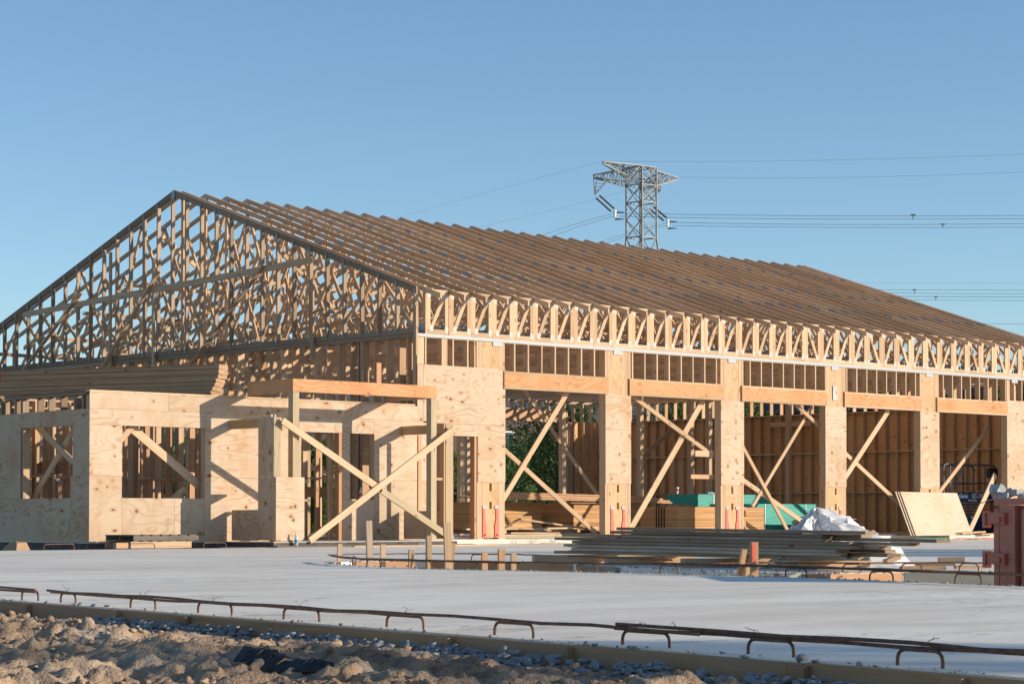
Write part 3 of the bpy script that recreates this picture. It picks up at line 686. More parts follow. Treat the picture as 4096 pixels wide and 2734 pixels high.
# ================================================================== FORMWORK, DIRT, REBAR AT THE NEAR EDGE
rs = np.random.RandomState(3)
def vnoise(x, y, seed=0):
    """smooth value noise on arrays"""
    xi = np.floor(x).astype(int); yi = np.floor(y).astype(int); xf = x - xi; yf = y - yi
    def h(a, b): 
        n = (a * 374761393 + b * 668265263 + seed * 974711) & 0x7fffffff
        n = ((n ^ (n >> 13)) * 1274126177) & 0x7fffffff
        return ((n ^ (n >> 16)) & 0xffff) / 65535.0
    u = xf * xf * (3 - 2 * xf); v = yf * yf * (3 - 2 * yf)
    return (h(xi, yi) * (1 - u) + h(xi + 1, yi) * u) * (1 - v) + (h(xi, yi + 1) * (1 - u) + h(xi + 1, yi + 1) * u) * v
def fbm(x, y, f, o, seed, g=.5, ridge=False):
    s = 0; a = 1; t = 0
    for k in range(o):
        n = vnoise(x * f + 13.7 * k, y * f - 7.3 * k, seed + k)
        if ridge: n = 1 - abs(2 * n - 1)
        s = s + n * a; t += a; a *= g; f *= 2.03
    return s / t
FORM = [(xedge(y) - .03, y) for y in np.arange(-36.0, -12.0, 2.0)]
def dirt():
    ny, nx = 1150, 330
    ys = np.linspace(-33.5, -14.5, ny); d = np.linspace(0, 1, nx) ** 1.0 * 7.0
    D, Y_ = np.meshgrid(d, ys); X_ = (-14.4 + (Y_ + 21.6) * .138) - .075 - D
    far = np.clip((D - .05) / .9, 0, 1)
    # mound running along the form, lower at the board and towards the camera
    big = fbm(X_, Y_, .55, 3, 11)
    mid = fbm(X_ * 1.0, Y_ * 1.0, 1.9, 3, 31, .55)
    rid = fbm(X_, Y_, 3.4, 4, 51, .55)
    clod = fbm(X_, Y_, 7.0, 5, 71, .6, True)
    blocky = np.round(fbm(X_, Y_, 4.0, 2, 91) * 7) / 7
    chunky = np.abs(fbm(X_, Y_, 2.6, 4, 131, .6) - .5) * 2; ck2 = np.abs(fbm(X_, Y_, 6.5, 4, 151, .6) - .5) * 2
    fine = fbm(X_, Y_, 17.0, 3, 171, .6) - .5
    z = -.195 - .03 * np.clip(1 - D / .5, 0, 1) + (big - .5) * .13 * far + (mid - .5) * .14 * far + (rid - .5) * .075 + (.26 - chunky) * .10 * far + (.26 - ck2) * .075 * (.4 + .6 * far) + (clod - .5) * .055 + (blocky - .5) * .04 * far + fine * .035
    z += .055 * np.exp(-((D - 1.0) / .5) ** 2 - ((Y_ + 22.9) / 1.3) ** 2) + .03 * np.exp(-((D - 1.6) / .6) ** 2) - .018 * np.clip(D - 2.6, 0, 5)
    z = np.minimum(z, P - .05 + .25 * np.clip(D - .35, 0, 1))
    X2 = X_ + (rid - .5) * .08 * far; Y2 = Y_ + (fbm(X_, Y_, 5, 3, 17) - .5) * .10
    co = np.stack([X2, Y2, z], -1).reshape(-1, 3)
    i = np.arange(ny - 1)[:, None] * nx + np.arange(nx - 1)[None, :]
    f = np.stack([i, i + nx, i + nx + 1, i + 1], -1).reshape(-1, 4)
    me = bpy.data.meshes.new('dirt_bank')
    me.vertices.add(len(co)); me.vertices.foreach_set('co', co.ravel().astype(np.float32))
    me.loops.add(f.size); me.loops.foreach_set('vertex_index', f.ravel().astype(np.int32))
    me.polygons.add(len(f)); me.polygons.foreach_set('loop_start', np.arange(0, f.size, 4, dtype=np.int32))
    me.update(); me.validate()
    me.materials.append(M['dirt'])
    o = bpy.data.objects.new('dirt_bank', me); COL.objects.link(o); tag(o, kind='structure')
    return co.reshape(ny, nx, 3), ys, d
def dirtmat():
    m, nt, b = newmat('dry_clay')
    tc = N(nt, 'ShaderNodeTexCoord'); v = tc.outputs['Object']
    n1 = noise(nt, v, 1.3, 5, .6); n2 = noise(nt, v, 14, 5, .65); n3 = noise(nt, v, 60, 4, .6)
    c = ramp(nt, n1, [(.36, (.29, .19, .125)), (.50, (.44, .31, .205)), (.66, (.40, .335, .265))])
    c = mixc(nt, ramp(nt, n2, [(.45, 0.0), (.75, .6)]), c, (.16, .10, .07))
    c = mixc(nt, ramp(nt, n3, [(.55, 0.0), (.8, .5)]), c, (.52, .43, .35))
    nt.links.new(c, b.inputs['Base Color']); b.inputs['Roughness'].default_value = .95; b.inputs['Specular IOR Level'].default_value = .1
    h = mth(nt, 'ADD', mth(nt, 'MULTIPLY', n2, .8), mth(nt, 'MULTIPLY', n3, .45)); bump(nt, b, h, .9, .025)
    return m
M['dirt'] = dirtmat()
M['slurry'] = plain('wet_concrete_spill', (.27, .27, .27), .8, nz=.3, nscale=20)
DZ, DY, DD = dirt()
def rocks(name, pts, mat, label, cat, seed=0):
    """many small angular lumps merged in one object"""
    r = np.random.RandomState(seed)
    base = bmesh.new(); bmesh.ops.create_icosphere(base, subdivisions=2, radius=1)
    bv = np.array([v.co[:] for v in base.verts]); bf = np.array([[v.index for v in f.verts] for f in base.faces]); base.free()
    V = []; F = []
    for k, (x, y, z, s) in enumerate(pts):
        q = bv.copy()
        for _ in range(4):
            dn = r.normal(size=3); dn /= np.linalg.norm(dn); cut = r.uniform(.35, .75); dd_ = q @ dn; q = q - np.outer(np.maximum(dd_ - cut, 0), dn)
        q *= (1 + .30 * np.sin(bv @ r.uniform(-3, 3, 3) + r.uniform(0, 6)) + .20 * r.uniform(-1, 1, len(bv)))[:, None]
        a = r.uniform(0, 6.28); c, s_ = math.cos(a), math.sin(a)
        q = q @ np.array([[c, -s_, 0], [s_, c, 0], [0, 0, 1]]) * (s * np.array([1, r.uniform(.7, 1.3), r.uniform(.5, .85)]))
        V.append(q + [x, y, z]); F.append(bf + k * len(bv))
    V = np.concatenate(V); F = np.concatenate(F)
    me = bpy.data.meshes.new(name); me.vertices.add(len(V)); me.vertices.foreach_set('co', V.ravel().astype(np.float32))
    me.loops.add(F.size); me.loops.foreach_set('vertex_index', F.ravel().astype(np.int32))
    me.polygons.add(len(F)); me.polygons.foreach_set('loop_start', np.arange(0, F.size, 3, dtype=np.int32)); me.update(); me.validate()
    me.materials.append(mat); o = bpy.data.objects.new(name, me); COL.objects.link(o); tag(o, label, cat, kind='stuff'); return o
pts = []
for k in range(7000):
    iy = rs.randint(60, 1140); ix = int(min(329, abs(rs.normal(0, 1)) * 120 + 4))
    x, y, z = DZ[iy, ix]; s = min(.06, .006 + rs.exponential(.0075)); pts.append((x, y, z + s * .1, s))
rocks('dirt_clods', pts, M['dirt'], 'loose clods of dry brown clay scattered over the dirt bank', 'clods', 5)
pts = []
for k in range(900):
    c = rs.choice([-29.6, -28.6, -27.6, -27.0, -26.2, -25.7, -24.9, -24.2, -23.6]); y = c + rs.normal(0, .22)
    dd = abs(rs.normal(0, .10)) + .03; x = xedge(y) - .09 - dd; s = rs.uniform(.015, .05)
    pts.append((x, y, P - .055 - dd * .28 + rs.uniform(-.015, .018), s * .62))
rocks('concrete_spill', pts, M['slurry'], 'grey lumps of spilled concrete heaped against the form boards', 'concrete spill', 9)
pts = []
for k in range(200):
    y = rs.uniform(-31, -20.5); x = xedge(y) + rs.uniform(-.035, .05); pts.append((x, y, P + .001, rs.exponential(.0045) + .002))
for i in range(len(ISL)):
    (x0, y0), (x1, y1) = ISL[i], ISL[(i + 1) % len(ISL)]
    for k in range(26):
        t_ = rs.rand(); pts.append((x0 + (x1 - x0) * t_ + rs.normal(0, .03), y0 + (y1 - y0) * t_ + rs.normal(0, .03), P + .002, rs.uniform(.004, .018)))
rocks('concrete_crumbs', pts, M['slurry'], 'crumbs of hardened concrete along the edges of the new slab', 'concrete crumbs', 12)
# the form boards along the slab edge
fy = [-20.0, -22.1, -23.45, -24.4, -27.05, -28.0, -29.5, -32.0]
GF = 'form boards along the near slab edge'
dirs = ['furthest left', 'second from the left', 'third from the left', 'fourth from the left, half buried in spilled concrete', 'centre', 'right of centre', 'furthest right']
desc = ['weathered form board at the far left end of the near slab edge', 'grey brown form board with a red stripe left of the long tied rebar', 'form board with oval grain behind the tallest dirt mound', 'form board stained grey under blue concrete lumps left of centre',
        'long form board in the middle with concrete spill heaped below it', 'form board right of centre between two short stakes', 'form board at the right corner of the photo beside the grass blade']
for i in range(7):
    y0, y1 = fy[i], fy[i + 1]
    mb = MB()
    mb.beam((xedge(y0) - .022, y0 + (-.004), P - .105), (xedge(y1) - .022, y1 + .004, P - .105 - .004), .20, .038, n=(1, 0, 0))
    o = thing_mesh('form_board', mb, M['form'], (xedge(y0), y0, P - .2), desc[i], 'form board', GF)
    if i == 1:
        m2 = MB(); m2.box(xedge(-22.0) - .055, xedge(-22.0) - .043, -22.02, -21.98, P - .16, P - .02); # paint mark
GS = 'stakes holding the near form boards'
for i, (y, ds) in enumerate(((-20.9, 'short stake nailed to the form board nearest the left edge'), (-22.12, 'split wooden stake beside the red mark on the form'), (-23.47, 'short brown stake on the form board left of the mound'), (-24.38, 'short stake half buried among blue grey concrete lumps'), (-27.06, 'stake on the form in the middle beside a spill heap'), (-28.0, 'pale topped stake on the form right of centre'), (-29.5, 'thick weathered stake on the form near the right'), (-30.31, 'stake furthest right on the near form'))):
    mb = MB(); mb.beam((xedge(y) - .065, y, P - .42), (xedge(y) - .065, y + .01, P - .015), .088, .04, n=(1, 0, 0))
    thing_mesh('form_stake', mb, M['form'], (xedge(y) - .065, y, P - .42), ds, 'stake', GS)
# red paint mark is a stripe on the second form board
mb = MB(); mb.box(-14.532, -14.528, -21.96, -21.935, P - .15, P - .03)
for ob in bpy.data.objects:
    if ob.name == 'form_board.001':
        mm = MB(); yy_ = -22.0; mm.beam((xedge(yy_) - .0425, yy_, P - .18), (xedge(yy_) - .0425, yy_, P - .03), .03, .002, n=(1, 0, 0)); mm.build('red_mark', M['red'], ob)
# rusty rebar
def rustmat():
    m, nt, b = newmat('rusty_rebar')
    tc = N(nt, 'ShaderNodeTexCoord'); n = noise(nt, tc.outputs['Object'], 25, 4, .6)
    c = ramp(nt, n, [(.35, (.085, .042, .028)), (.55, (.17, .08, .045)), (.75, (.27, .14, .08))])
    nt.links.new(c, b.inputs['Base Color']); b.inputs['Roughness'].default_value = .65; b.inputs['Metallic'].default_value = .2
    return m
M['rust'] = rustmat()
def u_bar(mb, x0, y0, x1, y1, zb, h, r):
    p0 = Vector((x0, y0, zb)); p1 = Vector((x1, y1, zb)); d = p1 - p0; pts = [p0 - Vector((0, 0, .03))]
    rc = min(.05, d.length * .25, h * .6)
    pts.append(p0 + Vector((0, 0, h - rc)))
    for a in (30, 60, 90): pts.append(p0 + d.normalized() * rc * (1 - math.cos(R(a))) + Vector((0, 0, h - rc + rc * math.sin(R(a)))))
    for a in (90, 60, 30, 0): pts.append(p1 - d.normalized() * rc * (1 - math.cos(R(a))) + Vector((0, 0, h - rc + rc * math.sin(R(a)))))
    pts.append(p1 - Vector((0, 0, .03)))
    mb.tube(pts, r, 8)
def wiretie(mb, x, y, z):
    for k in range(2):
        a = random.uniform(0, 6.28); pts = [Vector((x, y, z - .02))]
        for j in range(4): pts.append(pts[-1] + Vector((math.cos(a) * .012, math.sin(a) * .02, .014 if j < 2 else random.uniform(-.012, .014)))); a += random.uniform(-1, 1)
        mb.tube(pts, .0012, 4)
GU = 'rusty rebar hoops along the near slab edge'
hoops = [(-21.70, -21.97, 'rusty rebar hoop at the far left under the short bar ends'), (-22.33, -22.56, 'rusty hoop under the left end of the long rebar with a raised bend'), (-23.36, -23.70, 'third rusty hoop from the left on the near slab edge'), (-24.25, -24.66, 'fourth rusty hoop from the left, behind blue concrete lumps'),
         (-25.25, -25.63, 'rusty hoop left of centre with concrete stuck on its foot'), (-26.30, -26.64, 'rusty hoop in the centre with a tall tie wire'), (-27.25, -27.56, 'rusty hoop right of centre under the single bar'), (-28.22, -28.54, 'rusty hoop under the overlapping bar ends'), (-29.04, -29.31, 'second rusty hoop from the right on the near edge'), (-29.88, -30.11, 'rightmost rusty hoop, beside the shadow line')]
def eoff(y): return .12
for (ya, yb, ds) in hoops:
    mb = MB(); u_bar(mb, xedge(ya) + .10, ya, xedge(yb) + .10, yb, P, .062, .0072)
    thing_mesh('rebar_hoop', mb, M['rust'], (xedge(ya) + .1, ya, P), ds, 'rebar hoop', GU, smooth=True)
def longbar(y0, y1, dz=0, dx=0, wob=.006):
    pts = []; n = max(3, int(abs(y1 - y0) / .35))
    for k in range(n + 1):
        y = y0 + (y1 - y0) * k / n; pts.append((xedge(y) + .085 + dx + random.uniform(-wob, wob) * .6, y, P + .073 + dz + random.uniform(-wob, wob)))
    return pts
for y0, y1, dz, dx, ds in ((-14.5, -21.95, 0, 0, 'long rusty bar ending near the left edge, upper of the pair'), (-14.5, -21.90, -.012, .022, 'long rusty bar ending near the left edge, lower of the pair'), (-22.15, -28.75, .0, .0, 'long rusty rebar tied over the hoops, left and centre part'), (-22.16, -26.4, -.010, .022, 'shorter second bar running beside the long centre bar'), (-28.16, -37, -.002, .020, 'long rusty rebar running out past the right corner'), (-28.20, -36, .012, -.004, 'second bar of the overlapping pair at the right')):
    mb = MB(); mb.tube(longbar(y0, y1, dz, dx), .0078, 8)
    o = thing_mesh('rebar', mb, M['rust'], (xedge(y0), y0, P + .09), ds, 'rebar', 'long bars tied over the near hoops', smooth=True)
    if dz == 0 and y0 < -20:
        for yw in (-22.45, -23.55, -24.45, -25.45, -26.5): mw = MB(); wiretie(mw, xedge(yw) + .085, yw, P + .092); mw.build('tie_wire', M['rust'], o)
    if dx == .020:
        for yw in (-28.3, -28.62, -29.12, -30.0): mw = MB(); wiretie(mw, xedge(yw) + .10, yw, P + .092); mw.build('tie_wire', M['rust'], o)
# black plastic scrap lying in the dirt, and a blade of dry grass
M['tar'] = plain('black_plastic', (.018, .018, .019), .45, spec=.5, nz=.3, nscale=12)
mb = MB(); nseg = 26; rowp = []
for i in range(nseg + 1):
    t_ = i / nseg; y = -27.78 - .42 * t_ ; x = -16.95 + .12 * t_; wdt = .055 * math.sin(math.pi * min(1, t_ * .9 + .12)) + .02
    z = -.085 - .05 * t_ + .012 * math.sin(t_ * 9)
    rowp.append([(x - wdt * .8 + .01 * math.sin(i * 1.7), y, z - .03), (x - wdt * .3, y, z - .005), (x + wdt * .3, y + .02 * math.sin(i * 2.1), z + .02 + .006 * math.sin(i * 1.3)), (x + wdt, y, z + .01 + .012 * math.sin(i * 2.9))])
for i in range(nseg):
    for j in range(3): mb.poly([rowp[i][j], rowp[i + 1][j], rowp[i + 1][j + 1], rowp[i][j + 1]])
o = thing_mesh('plastic_scrap', mb, M['tar'], (-17.6, -28, -.2), 'torn strip of black plastic lying in the dirt bank', 'plastic scrap')
sm = o.modifiers.new('thick', 'SOLIDIFY'); sm.thickness = .006
M['grass'] = plain('dry_grass', (.42, .36, .12), .7)
mb = MB(); g0 = Vector((-19.60, -33.05, -.22)); pts = [g0 + Vector((.03 * t * t, -.05 * t * t, .29 * t)) for t in np.linspace(0, 1, 8)]
mb.tube(pts, [.004, .004, .0045, .0045, .004, .0035, .002, .0008], 5)
mb.tube([g0 + Vector((.0, .02, 0)), g0 + Vector((-.02, .08, .12)), g0 + Vector((-.03, .16, .2))], [.003, .003, .0008], 5)
thing_mesh('grass_blade', mb, M['grass'], tuple(g0), 'single dry yellow green grass blade at the bottom right corner', 'grass blade')

# ================================================================== PLANTING ISLAND: forms, stakes, hoops, bars
M['formo'] = wood('new_form_lumber', (.62, .36, .20), (.46, .25, .13), var=.3)
def isl_board(p, q, mat, ds, zt=P - .004, h=.2, g='form boards lining the planting island'):
    mb = MB(); mb.beam((p[0], p[1], zt - h / 2), (q[0], q[1], zt - h / 2), h, .036, n=(q[1] - p[1], -(q[0] - p[0]), 0))
    thing_mesh('form_board', mb, mat, (p[0], p[1], zt - h), ds, 'form board', g)
isl_board((-4.3, -12.93), (-3.45, -13.15), M['formo'], 'pale form board at the pointed left end of the island')
isl_board((-3.35, -13.35), (-3.16, -14.6), M['formo'], 'orange form board on the far side of the island behind the tall stakes')
isl_board((-3.16, -14.66), (-3.3, -15.9), M['stud2'], 'red brown form board on the far side beside the leaning brown stake')
isl_board((-3.33, -15.96), (-3.95, -17.2), M['old'], 'dark stained form board on the far side near the timber pile end')
isl_board((-4.98, -20.42), (-4.72, -20.86), M['formo'], 'short orange form board at the far corner below the white sheet')
isl_board((-4.70, -20.90), (-3.78, -21.08), M['formo'], 'orange form board next to the bare concrete face')
isl_board((-6.0, -17.6), (-5.6, -18.3), M['formo'], 'loose orange board lying inside the island')
mb = MB(); mb.beam((-3.74, -21.10, P - .13), (-1.9, -22.72, P - .13), .25, .05, n=(.66, .75, 0))
tag(mb.build('island_curb', M['curb']), kind='structure')
GT = 'survey stakes standing in the planting island'
stk = [((-5.30, -13.85), .24, .05, .02, 'lumber', 'short stake at the pointed left end of the island'), ((-5.95, -15.25), .52, .07, -.02, 'old', 'tallest stake on the left, grey on its shaded side'), ((-5.35, -14.75), .24, .06, 0, 'lumber', 'short stake just right of the tall left stake'),
       ((-6.15, -16.2), .20, .06, 0, 'lumber', 'short square stake left of the centre of the island'), ((-6.2, -16.55), .36, .06, 0, 'lumber', 'mid height upright stake left of the tall right one'), ((-6.1, -16.78), .50, .08, -.03, 'lumber', 'tall pale stake right of the island centre'),
       ((-4.9, -15.4), .26, .08, .04, 'stud2', 'brown leaning stake against the far form board'), ((-4.6, -15.7), .15, .07, 0, 'stud2', 'stubby brown stake on the far form board'), ((-6.0, -17.5), .22, .07, 0, 'stud2', 'dark brown stake in the right half of the island'), ((-4.7, -16.3), .15, .06, 0, 'lumber', 'short stake far right on the far form board'),
       ((-5.84, -20.9), .32, .075, .0, 'redtop', 'brown stake painted red on its upper left face'), ((-5.80, -20.62), .25, .05, .09, 'stud2', 'thin stake leaning to the right of its foot beside the red one'), ((-5.72, -20.72), .10, .08, 0, 'lumber', 'stub of a pale stake at the foot of the leaning one')]
for (p, h, w, ln, mt, ds) in stk:
    mb = MB(); zb = P - .25
    u = Vector((.683, .730, 0)); rgt = Vector((.730, -.683, 0))
    a = Vector((p[0], p[1], zb)); b_ = Vector((p[0], p[1], P + h)) + rgt * ln
    mb.beam(a, b_, w, .038, n=(.35, .93, 0))
    m_ = M['stud2'] if mt == 'redtop' else M[mt]
    o = thing_mesh('wooden_stake', mb, m_, (p[0], p[1], zb), ds, 'stake', GT)
    if mt == 'redtop':
        mm = MB(); d_ = Vector((.35, .93, 0)).normalized(); s_ = Vector((.93, -.35, 0)).normalized()
        c0 = Vector((p[0], p[1], 0)) - d_ * .0215 - s_ * .018
        mm.beam((c0.x, c0.y, P + .13), (c0.x, c0.y, P + .31), .034, .003, n=tuple(d_)); mm.build('red_paint', M['red'], o)
GI = 'rebar hoops around the planting island'
ih = [((-5.2, -14.0), (-5.35, -14.25), 'hoop near the pointed left end of the island, caked in concrete'), ((-6.25, -15.55), (-6.30, -15.85), 'hoop at the foot of the tall left stake'), ((-6.28, -16.35), (-6.29, -16.7), 'concrete caked hoop between the two upright stakes'), ((-6.22, -17.35), (-6.2, -17.65), 'hoop behind the dark stake on the island rim'),
      ((-6.10, -18.75), (-6.06, -18.99), 'hoop on the near island rim left of the timber pile supports'), ((-6.04, -19.85), (-6.03, -20.08), 'grey caked hoop on the near rim under the bar ends'), ((-6.09, -21.50), (-6.15, -21.80), 'hoop on the near rim right of the red stake'), ((-6.50, -22.80), (-6.56, -23.10), 'hoop in front of the pale far form board'), ((-6.70, -23.85), (-6.82, -24.20), 'rightmost hoop on the near rim by the red container'),
      ((-3.0, -13.7), (-2.98, -13.95), 'hoop on the far rim between the tall stakes'), ((-4.45, -20.0), (-4.35, -20.22), 'hoop on the far rim at the foot of the white sheet'), ((-4.3, -20.75), (-4.1, -20.82), 'hoop on the far rim left of the wood scraps'), ((-3.62, -20.97), (-3.45, -21.1), 'hoop on the far rim in front of the wood scraps'), ((-3.15, -21.35), (-3.0, -21.48), 'hoop on the far rim nearest the red container')]
for a, b_, ds in ih:
    mb = MB(); u_bar(mb, a[0], a[1], b_[0], b_[1], P, .085, .0075)
    thing_mesh('rebar_hoop', mb, M['rust'], (a[0], a[1], P), ds, 'rebar hoop', GI, smooth=True)
def curve_bar(pts, z, ds, r=.008):
    P3 = []
    for i in range(len(pts) - 1):
        for k in range(6):
            t_ = k / 6; P3.append((pts[i][0] * (1 - t_) + pts[i + 1][0] * t_, pts[i][1] * (1 - t_) + pts[i + 1][1] * t_, z + random.uniform(-.003, .003)))
    P3.append((pts[-1][0], pts[-1][1], z)); mb = MB(); mb.tube(P3, r, 8)
    thing_mesh('rebar', mb, M['rust'], P3[0], ds, 'rebar', 'bars bent round the planting island', smooth=True)
near_ = [(-4.95, -13.25), (-5.5, -14.1), (-6.05, -15.2), (-6.28, -16.7), (-6.2, -18.0), (-6.1, -19.0)]
curve_bar(near_, P + .092, 'bar on the near island rim, left part, upper of two')
curve_bar([(x + .03, y + .01) for x, y in near_[:5]], P + .080, 'bar on the near island rim, left part, lower of two')
curve_bar([(-6.12, -18.6), (-6.05, -20.0), (-6.1, -21.7), (-6.45, -23.0), (-6.8, -24.2), (-7.1, -25.2), (-7.4, -27)], P + .092, 'bar on the near island rim running right past the red container')
curve_bar([(-6.02, -19.7), (-6.03, -20.4), (-6.12, -21.7), (-6.48, -23.0), (-6.85, -24.2), (-7.2, -25.5)], P + .104, 'second bar on the near rim overlapping at the grey hoop')
curve_bar([(-4.9, -13.15), (-4.2, -12.85), (-3.5, -13.0), (-3.0, -13.6), (-2.95, -14.5), (-3.1, -15.6), (-3.7, -17.0), (-4.4, -18.5)], P + .092, 'pale rusty bar bent round the far left rim of the island')
curve_bar([(-4.5, -19.6), (-4.45, -20.2), (-4.1, -20.8), (-3.5, -21.05), (-3.0, -21.45), (-2.0, -22.4)], P + .092, 'bar along the far right rim in front of the wood scraps')
curve_bar([(-5.75, -20.1), (-4.9, -20.35)], P + .10, 'short loose bar end lying by the leaning stake')

# ================================================================== TIMBER PILE ON THE PAVING
PA = Vector((-2.70, -15.10, 0)); PB = Vector((-3.72, -20.75, 0)); pd = (PB - PA).normalized(); pn = Vector((-pd.y, pd.x, 0))
if pn.dot(Vector((-1, -1, 0))) < 0: pn = -pn      # pn points to the camera side
GP = 'weathered boards of the timber pile'
def zl(t): return P + .085 + .035
posn = ['lowest', 'second', 'third', 'fourth', 'fifth', 'sixth', 'top']
# (layer, offset towards the camera, start, end along the pile, mat)
L0 = (PB - PA).length
pile = [(0, .10, .02, 5.62, 'old'), (0, -.12, .5, 5.3, 'old'), (0, -.33, -.30, 4.9, 'old'),
        (1, .12, .42, 5.35, 'old'), (1, -.10, .15, 5.85, 'old'), (1, -.32, .3, 5.7, 'old'),
        (2, .11, .35, 5.30, 'old'), (2, -.11, -.05, 5.05, 'old'), (2, -.32, .4, 5.6, 'old'),
        (3, .09, .48, 5.50, 'old'), (3, -.12, .12, 5.7, 'old'), (3, -.33, .2, 5.2, 'old'),
        (4, .07, -.02, 5.45, 'old'), (4, -.14, .2, 6.15, 'old'), (5, .05, .12, 5.00, 'old'), (5, -.16, 1.1, 6.55, 'old'),
        (6, -.02, 1.05, 4.95, 'old'), (6, -.22, 1.2, 5.3, 'old'), (7, -.08, 1.10, 5.55, 'old')]
wd = {0: 'in the lowest layer', 1: 'in the second layer', 2: 'in the third layer', 3: 'in the fourth layer', 4: 'in the fifth layer', 5: 'in the sixth layer', 6: 'just below the top board', 7: 'on top'}
for (ly, off, s0, s1, mt) in pile:
    z = P + .108 + ly * .0420 + .02
    slope = -.0035 * ly
    a = PA + pd * s0 + pn * off + Vector((0, 0, z + .03 * 0)); b_ = PA + pd * s1 + pn * (off + random.uniform(-.03, .03)) + Vector((0, 0, z + slope))
    mb = MB(); mb.beam(a, b_, random.choice([.14, .185, .15]), .0345, n=(0, random.uniform(-.03, .03), 1))
    side = 'on the camera side' if off > .04 else ('on the far side' if off < -.18 else 'in the middle')
    thing_mesh('weathered_board', mb, M[mt], tuple(a), 'weathered board %s of the timber pile, %s' % (wd[ly], side), 'board', GP)
GB = 'bearers under the timber pile'
for (s, w0, w1, ds) in ((.55, -.75, .9, 'pale bearer block under the left end of the pile'), (1.75, -.55, .60, 'sunlit bearer under the pile just right of the left one'), (3.30, -.60, .85, 'pale bearer under the middle of the pile'), (4.75, -.5, .65, 'bearer under the right end of the pile')):
    c = PA + pd * s; mb = MB()
    r_ = Vector((.93, -.36, 0)).normalized()
    a = c + r_ * w0; b_ = c + r_ * w1
    mb.beam((a.x, a.y, P + .052), (b_.x, b_.y, P + .052), .10, .09, n=(0.36, .93, 0))
    thing_mesh('bearer', mb, M['lumber'], (c.x, c.y, P), ds, 'bearer', GB)
# wood scraps
for i, (x, y, dx, dy, z, w, t_, ds) in enumerate(((-2.95, -20.45, .35, -.32, .02, .14, .038, 'flat board scrap at the bottom of the scrap heap'), (-2.75, -20.5, .28, -.30, .06, .12, .04, 'board scrap in the middle of the scrap heap'), (-2.55, -20.65, .18, -.2, .105, .16, .05, 'short thick board block on top of the scrap heap'), (-2.95, -20.25, .16, -.06, .085, .09, .045, 'tilted short offcut at the left of the scrap heap'), (-2.6, -20.9, .30, -.22, .03, .10, .03, 'orange offcut at the right of the scrap heap'))):
    mb = MB(); mb.beam((x, y, P + z), (x + dx, y + dy, P + z + (.05 if i == 3 else .004)), w, t_, n=(0, 0, 1))
    thing_mesh('wood_scrap', mb, M['lumber'] if i != 4 else M['stud2'], (x, y, P), ds, 'wood scrap', 'wood scraps on the paving by the island')
# white plastic sheet
def sheet():
    r = np.random.RandomState(4); n, m = 46, 22
    c = Vector((-3.05, -19.35, P)); rg = Vector((.730, -.683, 0)); fwv = Vector((.683, .730, 0))
    V = []
    for i in range(n + 1):
        a = i / n * 2 * math.pi
        for j in range(m + 1):
            t_ = j / m
            # profile: peak with shoulders, a long tail to the right
            tail = max(0, math.cos(a)) ** 4
            rad = (.54 + .60 * tail + .06 * math.sin(3 * a + 1) + .035 * math.sin(9 * a) + .02 * math.sin(17 * a + 2))
            rr = rad * t_
            hgt = .67 * (1 - t_) ** 1.15 * (1 + .22 * max(0, math.cos(a)) * t_ * 2)
            fold = (.085 * math.sin(6 * a + 3 * t_) + .050 * math.sin(11 * a - 5 * t_) + .03 * math.sin(19 * a + 9 * t_)) * math.sin(math.pi * min(1, t_ * 1.1)) 
            rr += fold * .9
            hgt = max(.005 + .012 * abs(math.sin(11 * a + 7 * t_)), hgt + fold * .35 * (1 - t_ * .4))
            x = rr * math.cos(a) + .02 * (1 - t_); y = rr * math.sin(a) * .75
            if 0 < j: x += r.normal() * .014; y += r.normal() * .014; hgt = max(.004, hgt + r.normal() * .012)
            if i == n: x, y, hgt = first[j]
            if i == 0: first = globals().setdefault('_f', []); first.append((x, y, hgt))
            p = c + rg * x + fwv * y; V.append((p.x, p.y, P + hgt + 0))
    F = [((i) * (m + 1) + j, (i + 1) * (m + 1) + j, (i + 1) * (m + 1) + j + 1, i * (m + 1) + j + 1) for i in range(n) for j in range(m)]
    me = bpy.data.meshes.new('plastic_sheet'); me.from_pydata([(a - c.x, b - c.y, d - c.z) for a, b, d in V], [], F)
    mt, nt, b = newmat('white_plastic_film'); b.inputs['Base Color'].default_value = (.90, .89, .88, 1); b.inputs['Roughness'].default_value = .35
    b.inputs['Specular IOR Level'].default_value = .6
    tc = N(nt, 'ShaderNodeTexCoord'); vo = N(nt, 'ShaderNodeTexVoronoi'); vo.feature = 'SMOOTH_F1'; vo.inputs['Scale'].default_value = 5; nt.links.new(tc.outputs['Object'], vo.inputs['Vector'])
    nn = noise(nt, tc.outputs['Object'], 11, 5, .65, 1.5)
    bump(nt, b, vo.outputs['Distance'], .5, .05)
    tr = N(nt, 'ShaderNodeBsdfTranslucent'); tr.inputs[0].default_value = (.8, .82, .86, 1)
    mx = N(nt, 'ShaderNodeMixShader'); mx.inputs[0].default_value = .25; nt.links.new(b.outputs[0], mx.inputs[1]); nt.links.new(tr.outputs[0], mx.inputs[2])
    nt.links.new(mx.outputs[0], nt.nodes['Material Output'].inputs[0])
    me.materials.append(mt); o = bpy.data.objects.new('plastic_sheet', me); COL.objects.link(o); o.location = c
    tag(o, 'crumpled white plastic sheet heaped in a peak behind the timber pile', 'plastic sheet')
sheet()

